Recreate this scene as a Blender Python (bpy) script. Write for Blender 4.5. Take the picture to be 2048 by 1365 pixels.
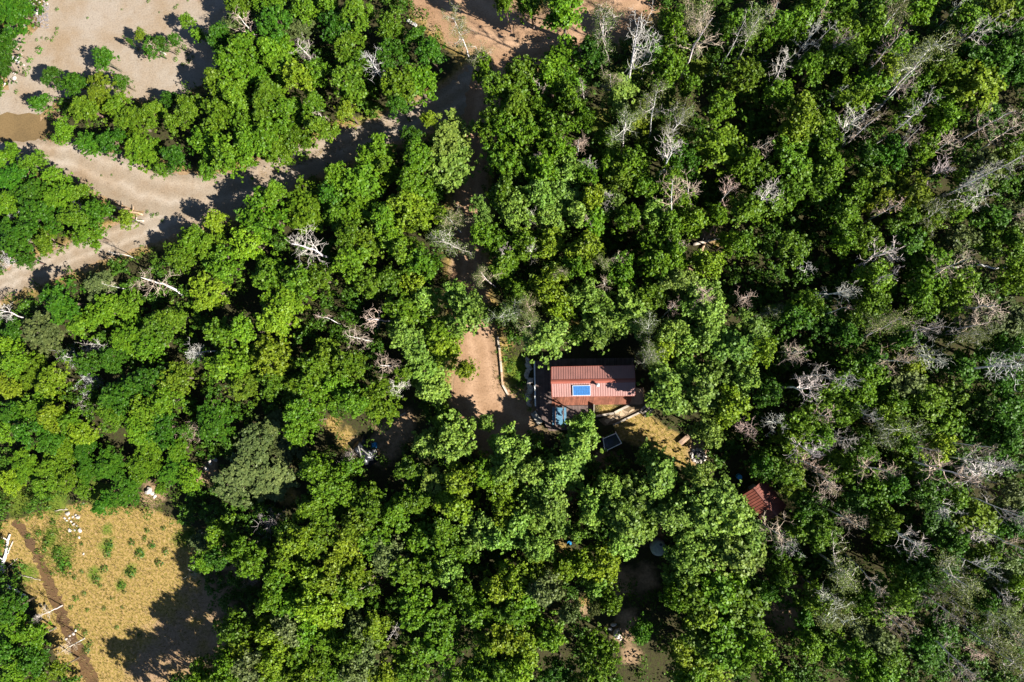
import bpy, bmesh, math, random
import numpy as np
from mathutils import Vector, Quaternion, Matrix

for o in list(bpy.data.objects):
    bpy.data.objects.remove(o)
scene = bpy.context.scene
C = scene.collection
random.seed(7)
rng = np.random.default_rng(11)
R = math.radians

# ------------------------------------------------------------------ camera
CAM_H = 80.0                    # drone height over the ground, metres
FPX = 1365.0                    # focal length in photograph pixels
NADIR = (1200.0, 752.0)         # photograph pixel straight below the drone
PW, PH = 2048.0, 1365.0
cam_d = bpy.data.cameras.new("camera")
cam_d.sensor_width = 36.0
cam_d.lens = 36.0 * FPX / PW
cam_d.clip_end = 2000.0
cam = bpy.data.objects.new("camera", cam_d)
C.objects.link(cam)
d_cam = Vector((NADIR[0] - PW / 2, PH / 2 - NADIR[1], -FPX)).normalized()
cam_q = d_cam.rotation_difference(Vector((0, 0, -1)))
cam.rotation_mode = 'QUATERNION'
cam.rotation_quaternion = cam_q
cam.location = (0, 0, CAM_H)
scene.camera = cam
CAM_M = np.array(cam_q.to_matrix())


def P(px, py, z=0.0):
    """photograph pixel -> point of the plane at height z"""
    v = CAM_M @ np.array([px - PW / 2, PH / 2 - py, -FPX])
    t = (z - CAM_H) / v[2]
    return Vector((v[0] * t, v[1] * t, z))


def to_px(p):
    v = CAM_M.T @ (np.array(p) - np.array([0, 0, CAM_H]))
    return (PW / 2 - v[0] / v[2] * FPX, PH / 2 + v[1] / v[2] * FPX)


# ------------------------------------------------------------------ light
SUN_EL = 36.0
sun_dir = Vector((0.90, -0.436, 0)).normalized() * math.cos(R(SUN_EL)) + Vector((0, 0, math.sin(R(SUN_EL))))
world = bpy.data.worlds.new("World")
scene.world = world
world.use_nodes = True
wn = world.node_tree
sky = wn.nodes.new('ShaderNodeTexSky')
sky.sky_type = 'NISHITA'
sky.sun_disc = False
sky.sun_elevation = R(SUN_EL)
sky.sun_rotation = math.atan2(sun_dir.x, sun_dir.y)
sky.altitude = 2500
sky.air_density = 0.9
sky.dust_density = 0.3
bg = wn.nodes['Background']
bg.inputs['Strength'].default_value = 0.05
wn.links.new(sky.outputs[0], bg.inputs['Color'])
sun_d = bpy.data.lights.new("sun", 'SUN')
sun_d.energy = 5.0
sun_d.angle = R(0.55)
sun_d.color = (1.0, 0.95, 0.86)
sun = bpy.data.objects.new("sun", sun_d)
C.objects.link(sun)
sun.rotation_euler = (-sun_dir).to_track_quat('-Z', 'Y').to_euler()
scene.view_settings.view_transform = 'Standard'
scene.view_settings.look = 'None'
scene.view_settings.gamma = 1.0
scene.view_settings.use_curve_mapping = False
scene.view_settings.exposure = 1.55
scene.cycles.max_bounces = 6
scene.cycles.transparent_max_bounces = 4


# ------------------------------------------------------------------ materials
def new_mat(name):
    m = bpy.data.materials.new(name)
    m.use_nodes = True
    nt = m.node_tree
    return m, nt, nt.nodes['Principled BSDF']


def N(nt, t, **kw):
    n = nt.nodes.new(t)
    for k, v in kw.items():
        if k in n.inputs.keys():
            n.inputs[k].default_value = v
        else:
            setattr(n, k, v)
    return n


def ramp(nt, fac, stops):
    r = nt.nodes.new('ShaderNodeValToRGB')
    e = r.color_ramp.elements
    while len(e) < len(stops):
        e.new(0.5)
    for k, (p, c) in enumerate(stops):
        e[k].position = p
        e[k].color = (c[0], c[1], c[2], 1)
    nt.links.new(fac, r.inputs[0])
    return r


def mixc(nt, fac, a, b, mode='MIX'):
    m = nt.nodes.new('ShaderNodeMix')
    m.data_type = 'RGBA'
    m.blend_type = mode
    for s, v in ((m.inputs['Factor'], fac), (m.inputs['A'], a), (m.inputs['B'], b)):
        if hasattr(v, 'links') or hasattr(v, 'is_linked'):
            nt.links.new(v, s)
        else:
            s.default_value = v if not isinstance(v, tuple) else (v[0], v[1], v[2], 1)
    return m.outputs['Result']


def noise(nt, scale, detail=4, vec=None, rough=0.6):
    n = N(nt, 'ShaderNodeTexNoise', Scale=scale, Detail=detail, Roughness=rough)
    if vec is not None:
        nt.links.new(vec, n.inputs['Vector'])
    return n.outputs['Fac']


def geo_pos(nt):
    return nt.nodes.new('ShaderNodeNewGeometry').outputs['Position']


def bump(nt, h, bsdf, strength=0.4, dist=0.05):
    b = N(nt, 'ShaderNodeBump', Strength=strength, Distance=dist)
    nt.links.new(h, b.inputs['Height'])
    nt.links.new(b.outputs[0], bsdf.inputs['Normal'])


def leaf_material(name, trans=0.3, rough=0.45, spec=0.35):
    m, nt, b = new_mat(name)
    oi = nt.nodes.new('ShaderNodeObjectInfo')
    at = nt.nodes.new('ShaderNodeAttribute')
    at.attribute_name = 'v'
    hs = nt.nodes.new('ShaderNodeHueSaturation')
    mr = N(nt, 'ShaderNodeMapRange')
    mr.inputs['To Min'].default_value = 0.485
    mr.inputs['To Max'].default_value = 0.515
    nt.links.new(at.outputs['Fac'], mr.inputs['Value'])
    mv = N(nt, 'ShaderNodeMapRange')
    mv.inputs['To Min'].default_value = 1.3
    mv.inputs['To Max'].default_value = 0.72
    nt.links.new(at.outputs['Fac'], mv.inputs['Value'])
    nt.links.new(mr.outputs[0], hs.inputs['Hue'])
    nt.links.new(mv.outputs[0], hs.inputs['Value'])
    nt.links.new(oi.outputs['Color'], hs.inputs['Color'])
    nt.links.new(hs.outputs[0], b.inputs['Base Color'])
    b.inputs['Roughness'].default_value = rough
    b.inputs['Specular IOR Level'].default_value = spec
    tr = nt.nodes.new('ShaderNodeBsdfTranslucent')
    tc = mixc(nt, 1.0, hs.outputs[0], (0.9, 1.0, 0.35), 'MULTIPLY')
    nt.links.new(tc, tr.inputs['Color'])
    mx = nt.nodes.new('ShaderNodeMixShader')
    mx.inputs[0].default_value = trans
    nt.links.new(b.outputs[0], mx.inputs[1])
    nt.links.new(tr.outputs[0], mx.inputs[2])
    nt.links.new(mx.outputs[0], nt.nodes['Material Output'].inputs['Surface'])
    return m


M = {}
M['leaf'] = leaf_material('leaf', 0.18, 0.5, 0.2)
M['sparse_leaf'] = leaf_material('sparse_leaf', 0.25, 0.55, 0.25)
M['grass'] = leaf_material('grass', 0.25, 0.7, 0.15)


def bark_material(name, stops, blot=0.5):
    m, nt, b = new_mat(name)
    pos = geo_pos(nt)
    oi = nt.nodes.new('ShaderNodeObjectInfo')
    c = mixc(nt, 1.0, oi.outputs['Color'], ramp(nt, noise(nt, 3.0, 5, pos), stops).outputs[0], 'MULTIPLY')
    nt.links.new(c, b.inputs['Base Color'])
    b.inputs['Roughness'].default_value = 0.85
    b.inputs['Specular IOR Level'].default_value = 0.2
    return m


M['bark'] = bark_material('bark', [(0.3, (0.55, 0.52, 0.5)), (0.7, (1.1, 1.05, 1.0))])
M['dead_bark'] = bark_material('dead_bark', [(0.34, (0.35, 0.33, 0.32)), (0.46, (0.95, 0.93, 0.92)), (0.8, (1.15, 1.12, 1.1))])


def simple(name, col, rough=0.7, spec=0.3, metal=0.0, var=0.25, scale=2.0, bmp=0.0):
    m, nt, b = new_mat(name)
    pos = geo_pos(nt)
    f = noise(nt, scale, 6, pos)
    lo = tuple(c * (1 - var) for c in col)
    hi = tuple(min(1, c * (1 + var)) for c in col)
    r = ramp(nt, f, [(0.3, lo), (0.7, hi)])
    nt.links.new(r.outputs[0], b.inputs['Base Color'])
    b.inputs['Roughness'].default_value = rough
    b.inputs['Specular IOR Level'].default_value = spec
    b.inputs['Metallic'].default_value = metal
    if bmp:
        bump(nt, noise(nt, scale * 6, 4, pos), b, bmp, 0.02)
    return m


def board_material(name, col, var=0.35):
    """weathered boards: each board differs a little through its object random"""
    m, nt, b = new_mat(name)
    pos = geo_pos(nt)
    oi = nt.nodes.new('ShaderNodeObjectInfo')
    f = noise(nt, 1.6, 6, pos)
    r = ramp(nt, f, [(0.3, tuple(c * (1 - var) for c in col)), (0.72, tuple(min(1, c * (1 + var)) for c in col))])
    mr = N(nt, 'ShaderNodeMapRange')
    mr.inputs['To Min'].default_value = 0.72
    mr.inputs['To Max'].default_value = 1.25
    nt.links.new(oi.outputs['Random'], mr.inputs['Value'])
    hs = nt.nodes.new('ShaderNodeHueSaturation')
    nt.links.new(r.outputs[0], hs.inputs['Color'])
    nt.links.new(mr.outputs[0], hs.inputs['Value'])
    nt.links.new(hs.outputs[0], b.inputs['Base Color'])
    b.inputs['Roughness'].default_value = 0.75
    b.inputs['Specular IOR Level'].default_value = 0.25
    return m


M['roof_metal'] = simple('roof_metal', (0.235, 0.085, 0.065), 0.6, 1.0, 0.0, 0.14, 1.2)
M['roof_metal'].node_tree.nodes['Principled BSDF'].inputs['IOR'].default_value = 1.7
M['trim_red'] = simple('trim_red', (0.26, 0.075, 0.05), 0.5, 0.4, 0.0, 0.12, 1.5)
M['siding'] = board_material('siding', (0.16, 0.075, 0.04))
M['deck_red'] = board_material('deck_red', (0.2, 0.075, 0.045))
M['deck_dark'] = board_material('deck_dark', (0.12, 0.085, 0.075))
M['deck_pale'] = board_material('deck_pale', (0.33, 0.22, 0.15))
M['timber'] = board_material('timber', (0.36, 0.31, 0.25))
M['grey_wood'] = board_material('grey_wood', (0.27, 0.26, 0.23))
M['white_paint'] = simple('white_paint', (0.72, 0.72, 0.7), 0.55, 0.4, 0, 0.1, 6)
M['glass'] = simple('glass', (0.03, 0.04, 0.05), 0.08, 0.6, 0, 0.1, 1)
M['galv'] = simple('galv', (0.62, 0.64, 0.62), 0.4, 0.5, 0.35, 0.12, 5)
M['solar_cell'] = simple('solar_cell', (0.035, 0.14, 0.36), 0.25, 0.6, 0, 0.3, 9)
M['alu'] = simple('alu', (0.72, 0.74, 0.78), 0.35, 0.5, 0.4, 0.08, 5)
M['picnic_blue'] = simple('picnic_blue', (0.085, 0.19, 0.27), 0.5, 0.4, 0, 0.35, 7)
M['steel_dark'] = simple('steel_dark', (0.05, 0.05, 0.055), 0.5, 0.4, 0.4, 0.2, 5)
M['tank'] = simple('tank', (0.33, 0.37, 0.34), 0.55, 0.35, 0, 0.25, 4)
M['tank_side'] = simple('tank_side', (0.22, 0.2, 0.36), 0.5, 0.35, 0, 0.2, 4)
M['black_plastic'] = simple('black_plastic', (0.016, 0.018, 0.024), 0.3, 0.5, 0, 0.4, 4, 0.6)
M['teal'] = simple('teal', (0.06, 0.34, 0.3), 0.5, 0.4, 0, 0.2, 6)
M['blue_plastic'] = simple('blue_plastic', (0.03, 0.24, 0.5), 0.4, 0.4, 0, 0.2, 6)
M['orange'] = simple('orange', (0.55, 0.2, 0.03), 0.5, 0.4, 0, 0.25, 8)
M['red_plastic'] = simple('red_plastic', (0.4, 0.06, 0.05), 0.5, 0.4, 0, 0.25, 8)
M['off_white'] = simple('off_white', (0.6, 0.58, 0.55), 0.6, 0.3, 0, 0.2, 8)
M['cardboard'] = simple('cardboard', (0.36, 0.24, 0.14), 0.8, 0.2, 0, 0.25, 8)
M['shed_roof'] = simple('shed_roof', (0.15, 0.045, 0.03), 0.5, 0.4, 0, 0.35, 1.5)
M['rock'] = simple('rock', (0.42, 0.38, 0.34), 0.9, 0.2, 0, 0.35, 3.0, 0.5)
M['rock_dark'] = simple('rock_dark', (0.2, 0.18, 0.18), 0.9, 0.2, 0, 0.35, 3.0, 0.5)
M['flagstone'] = board_material('flagstone', (0.42, 0.31, 0.2), 0.25)
M['mortar'] = simple('mortar', (0.14, 0.1, 0.06), 0.95, 0.1, 0, 0.3, 5)
M['ash'] = simple('ash', (0.09, 0.085, 0.085), 0.95, 0.1, 0, 0.5, 6, 0.5)
M['log'] = simple('log', (0.42, 0.36, 0.3), 0.85, 0.2, 0, 0.4, 4.0, 0.5)
M['log_white'] = simple('log_white', (0.6, 0.58, 0.56), 0.85, 0.2, 0, 0.25, 4.0, 0.3)
M['log_tan'] = simple('log_tan', (0.4, 0.27, 0.17), 0.85, 0.2, 0, 0.35, 4.0, 0.4)


def gravel_material(name, c1, c2, tracks=False):
    m, nt, b = new_mat(name)
    pos = geo_pos(nt)
    big = noise(nt, 0.22, 5, pos, 0.65)
    base = ramp(nt, big, [(0.32, c2), (0.62, c1)]).outputs[0]
    stain = ramp(nt, noise(nt, 0.9, 6, pos, 0.75), [(0.28, (0.72, 0.66, 0.58)), (0.42, (1, 1, 1)), (0.7, (1.06, 1.06, 1.06))]).outputs[0]
    base = mixc(nt, 1.0, base, stain, 'MULTIPLY')
    fine = noise(nt, 5.0, 6, pos, 0.8)
    sp = ramp(nt, fine, [(0.3, (0.6, 0.58, 0.55)), (0.5, (1, 1, 1)), (0.72, (1.22, 1.2, 1.16))]).outputs[0]
    col = mixc(nt, 1.0, base, sp, 'MULTIPLY')
    if tracks:
        uv = nt.nodes.new('ShaderNodeUVMap')
        sep = nt.nodes.new('ShaderNodeSeparateXYZ')
        nt.links.new(uv.outputs[0], sep.inputs[0])
        add = N(nt, 'ShaderNodeMath', operation='ADD')
        sc = N(nt, 'ShaderNodeMath', operation='MULTIPLY')
        sc.inputs[1].default_value = 0.22
        nt.links.new(noise(nt, 0.25, 3, pos), sc.inputs[0])
        nt.links.new(sep.outputs[0], add.inputs[0])
        nt.links.new(sc.outputs[0], add.inputs[1])
        tr = ramp(nt, add.outputs[0], [(0.2, (0.86, 0.84, 0.8)), (0.33, (1.13, 1.13, 1.13)), (0.47, (0.93, 0.9, 0.86)), (0.6, (0.9, 0.87, 0.82)),
                                       (0.74, (1.14, 1.14, 1.14)), (0.9, (0.84, 0.8, 0.74))])
        col = mixc(nt, 1.0, col, tr.outputs[0], 'MULTIPLY')
    nt.links.new(col, b.inputs['Base Color'])
    b.inputs['Roughness'].default_value = 0.95
    b.inputs['Specular IOR Level'].default_value = 0.15
    bump(nt, fine, b, 0.5, 0.05)
    return m


M['gravel'] = gravel_material('gravel', (0.265, 0.222, 0.178), (0.225, 0.165, 0.108))
M['gravel_road'] = gravel_material('gravel_road', (0.275, 0.235, 0.192), (0.235, 0.178, 0.125), True)
M['dirt_road'] = gravel_material('dirt_road', (0.32, 0.21, 0.135), (0.25, 0.155, 0.095), True)
M['mud'] = gravel_material('mud', (0.085, 0.05, 0.028), (0.12, 0.07, 0.03))
M['brown_soil'] = gravel_material('brown_soil', (0.15, 0.1, 0.045), (0.11, 0.075, 0.035))


def ground_material():
    m, nt, b = new_mat('ground')
    pos = geo_pos(nt)
    n1 = noise(nt, 0.5, 6, pos, 0.7)
    n2 = noise(nt, 3.2, 6, pos, 0.75)
    litter = ramp(nt, n2, [(0.3, (0.016, 0.018, 0.008)), (0.5, (0.045, 0.038, 0.018)), (0.62, (0.035, 0.05, 0.01)), (0.8, (0.12, 0.085, 0.045))]).outputs[0]
    gold = ramp(nt, n2, [(0.3, (0.075, 0.085, 0.014)), (0.43, (0.17, 0.13, 0.03)), (0.52, (0.27, 0.185, 0.06)), (0.62, (0.33, 0.22, 0.1)), (0.78, (0.4, 0.3, 0.17))]).outputs[0]
    green = ramp(nt, n2, [(0.3, (0.05, 0.09, 0.01)), (0.6, (0.12, 0.16, 0.02)), (0.8, (0.2, 0.18, 0.04))]).outputs[0]
    tan = ramp(nt, n2, [(0.3, (0.17, 0.11, 0.06)), (0.6, (0.3, 0.2, 0.12)), (0.8, (0.38, 0.28, 0.18))]).outputs[0]

    def att(name):
        a = nt.nodes.new('ShaderNodeAttribute')
        a.attribute_name = name
        # wobble the edge with noise
        ad = N(nt, 'ShaderNodeMath', operation='ADD')
        nt.links.new(a.outputs['Fac'], ad.inputs[0])
        nt.links.new(n1, ad.inputs[1])
        mr = N(nt, 'ShaderNodeMapRange')
        mr.inputs['From Min'].default_value = 0.86
        mr.inputs['From Max'].default_value = 1.12
        nt.links.new(ad.outputs[0], mr.inputs['Value'])
        return mr.outputs[0]
    c = mixc(nt, att('gold'), litter, gold)
    c = mixc(nt, att('green'), c, green)
    c = mixc(nt, att('tan'), c, tan)
    nt.links.new(c, b.inputs['Base Color'])
    b.inputs['Roughness'].default_value = 0.95
    b.inputs['Specular IOR Level'].default_value = 0.1
    bump(nt, n2, b, 0.7, 0.12)
    return m


M['ground'] = ground_material()


# ------------------------------------------------------------------ mesh helpers
def mesh_obj(name, verts, faces, mat, parent=None, smooth=False, loc=None):
    me = bpy.data.meshes.new(name)
    me.from_pydata([tuple(v) for v in verts], [], [tuple(f) for f in faces])
    if mat is not None:
        me.materials.append(M[mat] if isinstance(mat, str) else mat)
    if smooth:
        me.polygons.foreach_set('use_smooth', [True] * len(me.polygons))
    o = bpy.data.objects.new(name, me)
    C.objects.link(o)
    if parent is not None:
        o.parent = parent
    if loc is not None:
        o.location = loc
    return o


def quads_mesh(name, V, mat, attr=None):
    """V: (n,4,3) array of quads -> mesh"""
    n = len(V)
    me = bpy.data.meshes.new(name)
    me.vertices.add(n * 4)
    me.vertices.foreach_set('co', np.ascontiguousarray(V, dtype=np.float32).reshape(-1))
    me.loops.add(n * 4)
    me.loops.foreach_set('vertex_index', np.arange(n * 4, dtype=np.int32))
    me.polygons.add(n)
    me.polygons.foreach_set('loop_start', np.arange(0, n * 4, 4, dtype=np.int32))
    me.update(calc_edges=True)
    if attr is not None:
        a = me.attributes.new('v', 'FLOAT', 'FACE')
        a.data.foreach_set('value', np.asarray(attr, dtype=np.float32))
    me.materials.append(M[mat])
    me.validate()
    return me


def tag(o, label=None, cat=None, group=None, kind=None):
    if label: o['label'] = label
    if cat: o['category'] = cat
    if group: o['group'] = group
    if kind: o['kind'] = kind
    return o


def empty(name, loc=(0, 0, 0), rz=0.0):
    o = bpy.data.objects.new(name, None)
    C.objects.link(o)
    o.empty_display_size = 0.2
    o.location = loc
    o.rotation_euler = (0, 0, rz)
    return o


def prism(name, poly, z0, z1, mat, parent=None, bevel=0.0):
    """vertical prism over a 2-D polygon"""
    a = sum(poly[i][0] * poly[(i + 1) % len(poly)][1] - poly[(i + 1) % len(poly)][0] * poly[i][1] for i in range(len(poly)))
    if a < 0:
        poly = poly[::-1]
    n = len(poly)
    cx = sum(p[0] for p in poly) / n
    cy = sum(p[1] for p in poly) / n
    if bevel:
        top = []
        for p in poly:
            d = math.hypot(p[0] - cx, p[1] - cy) + 1e-6
            k = max(0.3, 1 - bevel / d)
            top.append((cx + (p[0] - cx) * k, cy + (p[1] - cy) * k))
        V = [(p[0], p[1], z0) for p in poly] + [(p[0], p[1], z1 - bevel * 0.7) for p in poly] + [(p[0], p[1], z1) for p in top]
        F = [tuple(range(n - 1, -1, -1)), tuple(range(2 * n, 3 * n))]
        for L in (0, n):
            F += [(L + i, L + (i + 1) % n, L + n + (i + 1) % n, L + n + i) for i in range(n)]
    else:
        V = [(p[0], p[1], z0) for p in poly] + [(p[0], p[1], z1) for p in poly]
        F = [tuple(range(n - 1, -1, -1)), tuple(range(n, 2 * n))]
        F += [(i, (i + 1) % n, n + (i + 1) % n, n + i) for i in range(n)]
    return mesh_obj(name, V, F, mat, parent)


def box(name, c, s, mat, parent=None, rz=0.0, bevel=0.0):
    hx, hy = s[0] / 2, s[1] / 2
    cr, sr = math.cos(rz), math.sin(rz)
    poly = [(c[0] + x * cr - y * sr, c[1] + x * sr + y * cr) for x, y in ((-hx, -hy), (hx, -hy), (hx, hy), (-hx, hy))]
    return prism(name, poly, c[2] - s[2] / 2, c[2] + s[2] / 2, mat, parent, bevel)


def tube_geo(pts, rad, sides, V, F):
    """append a tapered tube along pts"""
    pts = [Vector(p) for p in pts]
    base = len(V)
    up = Vector((0.31, 0.17, 0.93)).normalized()
    for i, p in enumerate(pts):
        t = (pts[min(i + 1, len(pts) - 1)] - pts[max(i - 1, 0)])
        if t.length < 1e-6: t = Vector((0, 0, 1))
        t.normalize()
        a = t.cross(up)
        if a.length < 0.05: a = t.cross(Vector((1, 0, 0)))
        a.normalize()
        b = t.cross(a)
        for k in range(sides):
            an = 2 * math.pi * k / sides
            V.append(p + (a * math.cos(an) + b * math.sin(an)) * rad[i])
    for i in range(len(pts) - 1):
        for k in range(sides):
            k2 = (k + 1) % sides
            F.append((base + i * sides + k, base + i * sides + k2, base + (i + 1) * sides + k2, base + (i + 1) * sides + k))
    F.append(tuple(base + k for k in range(sides - 1, -1, -1)))
    e = base + (len(pts) - 1) * sides
    F.append(tuple(e + k for k in range(sides)))


def clip(poly, a, b, c):
    """keep the part of a convex polygon with a*x+b*y<=c"""
    out = []
    for i in range(len(poly)):
        p, q = poly[i], poly[(i + 1) % len(poly)]
        dp, dq = a * p[0] + b * p[1] - c, a * q[0] + b * q[1] - c
        if dp <= 0: out.append(p)
        if dp * dq < 0:
            t = dp / (dp - dq)
            out.append((p[0] + (q[0] - p[0]) * t, p[1] + (q[1] - p[1]) * t))
    return out


def inside(poly, X, Y):
    r = np.zeros(X.shape, bool)
    n = len(poly)
    for i in range(n):
        x0, y0 = poly[i][0], poly[i][1]
        x1, y1 = poly[(i + 1) % n][0], poly[(i + 1) % n][1]
        c = ((y0 > Y) != (y1 > Y)) & (X < (x1 - x0) * (Y - y0) / (y1 - y0 + 1e-12) + x0)
        r ^= c
    return r


def polyP(pts, z=0.0):
    return [tuple(P(x, y, z))[:2] for x, y in pts]


def dist_poly(poly, X, Y):
    d = np.full(X.shape, 1e9)
    n = len(poly)
    for i in range(n):
        x0, y0 = poly[i]
        x1, y1 = poly[(i + 1) % n]
        dx, dy = x1 - x0, y1 - y0
        t = np.clip(((X - x0) * dx + (Y - y0) * dy) / (dx * dx + dy * dy + 1e-9), 0, 1)
        d = np.minimum(d, np.hypot(X - x0 - t * dx, Y - y0 - t * dy))
    return np.where(inside(poly, X, Y), -d, d)


# regions of the photograph read at about twice its size
SC = 683.0 / 1345.0
OFF = [(0, 0), (683, 0), (1365, 0), (0, 455), (683, 455), (1365, 455), (0, 910), (683, 910), (1365, 910)]


def Z(r, x, y):
    return OFF[r][0] + x * SC, OFF[r][1] + y * SC


# ------------------------------------------------------------------ roads, lot, clearings
def smooth_path(pts, n=14):
    out = []
    Pn = [np.array(p, float) for p in pts]
    for i in range(len(Pn) - 1):
        p0, p1, p2, p3 = Pn[max(i - 1, 0)], Pn[i], Pn[i + 1], Pn[min(i + 2, len(Pn) - 1)]
        for k in range(n):
            t = k / n
            out.append(0.5 * ((2 * p1) + (-p0 + p2) * t + (2 * p0 - 5 * p1 + 4 * p2 - p3) * t * t + (-p0 + 3 * p1 - 3 * p2 + p3) * t ** 3))
    out.append(Pn[-1])
    return out


ROADS = [   # name, material, [(px, py, width px)]
    ("gravel_road", 'gravel_road', [(-60, 595, 62), (0, 570, 58), (80, 540, 56), (190, 498, 58), (300, 455, 66), (400, 415, 80), (480, 385, 84), (580, 335, 74), (680, 295, 64), (770, 262, 60), (850, 228, 64), (920, 196, 72), (980, 150, 86), (1010, 95, 92)], 0.008),
    ("gravel_road", 'gravel_road', [(-60, 300, 40), (20, 308, 52), (90, 312, 66), (160, 325, 82), (240, 358, 98), (330, 388, 96), (420, 392, 88), (500, 372, 70)], 0.012),
    ("dirt_road", 'dirt_road', [(860, -60, 130), (905, 0, 130), (955, 45, 122), (1040, 78, 110), (1130, 68, 104), (1210, 40, 90), (1300, -20, 80)], 0.016),
    ("driveway", 'dirt_road', [(985, 120, 74), (965, 210, 66), (945, 300, 60), (938, 400, 56), (934, 500, 54), (936, 580, 56), (946, 650, 66), (958, 720, 76), (958, 790, 110), (990, 838, 120), (1050, 866, 80)], 0.020),
    ("dirt_track", 'mud', [(30, 1040, 16), (62, 1088, 20), (92, 1150, 22), (112, 1205, 24), (140, 1270, 26), (170, 1330, 28), (200, 1400, 30)], 0.010),
]
road_polys = []
for name, mat, pts, z in ROADS:
    sp = smooth_path(pts, 12)
    L, Rr, cum = [], [], [0.0]
    wob = np.cumsum(rng.normal(0, 0.10, (len(sp), 2)), axis=0)
    wob -= np.linspace(0, 1, len(sp))[:, None] * wob[-1]
    cents = [P(q[0], q[1]) for q in sp]
    for i, q in enumerate(sp):
        t = cents[min(i + 1, len(sp) - 1)] - cents[max(i - 1, 0)]
        nrm = Vector((-t.y, t.x, 0)).normalized()
        w = q[2] / FPX * CAM_H * 0.5 * 1.04
        L.append(cents[i] + nrm * (w + rng.normal(0, 0.16)))
        Rr.append(cents[i] - nrm * (w + rng.normal(0, 0.16)))
        if i: cum.append(cum[-1] + (cents[i] - cents[i - 1]).length)
    V, F, UV = [], [], []
    K = 6
    for i in range(len(sp)):
        for k in range(K + 1):
            p = L[i].lerp(Rr[i], k / K)
            V.append((p.x, p.y, z))
            UV.append((k / K, cum[i] / 6))
    for i in range(len(sp) - 1):
        for k in range(K):
            a = i * (K + 1) + k
            F.append((a, a + K + 1, a + K + 2, a + 1))
    o = mesh_obj(name, V, F, mat)
    uvl = o.data.uv_layers.new(name='UVMap')
    for lp in o.data.loops:
        uvl.data[lp.index].uv = UV[lp.vertex_index]
    tag(o, kind='structure')
    road_polys.append([(p.x, p.y) for p in L] + [(p.x, p.y) for p in reversed(Rr)])


def sheet(name, pts, mat, z, jit=0.25, sub=6):
    poly = polyP(pts)
    out = []
    for i in range(len(poly)):
        p, q = poly[i], poly[(i + 1) % len(poly)]
        for k in range(sub):
            t = k / sub
            out.append((p[0] + (q[0] - p[0]) * t + rng.normal(0, jit), p[1] + (q[1] - p[1]) * t + rng.normal(0, jit), z))
    bm = bmesh.new()
    vs = [bm.verts.new(p) for p in out]
    f = bm.faces.new(vs)
    if f.normal.z < 0: f.normal_flip()
    bmesh.ops.triangulate(bm, faces=bm.faces[:])
    me = bpy.data.meshes.new(name)
    bm.to_mesh(me)
    bm.free()
    me.materials.append(M[mat])
    o = bpy.data.objects.new(name, me)
    C.objects.link(o)
    tag(o, kind='structure')
    return [(p[0], p[1]) for p in out]


lot_poly = sheet("gravel_lot", [(96, -60), (480, -60), (455, 60), (425, 150), (350, 205), (250, 195), (170, 185), (105, 205), (72, 235), (45, 285), (-60, 300), (-60, 215), (8, 175), (18, 52), (60, 70), (85, 40)], 'gravel', 0.004)
soil_poly = sheet("bare_soil", [(-60, 236), (60, 228), (105, 235), (125, 262), (95, 286), (40, 290), (-60, 296)], 'brown_soil', 0.0065, 0.3)
clear_poly = polyP([(-20, 1060), (40, 1045), (110, 1020), (180, 1015), (300, 1025), (370, 1060), (385, 1120), (410, 1200), (420, 1290), (370, 1345), (250, 1390), (150, 1380), (95, 1250), (50, 1160)])
grass_poly = polyP([(1232, 842), (1290, 826), (1332, 862), (1375, 885), (1388, 935), (1352, 925), (1300, 893), (1238, 876)])
NO_GROW = road_polys + [lot_poly]

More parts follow.
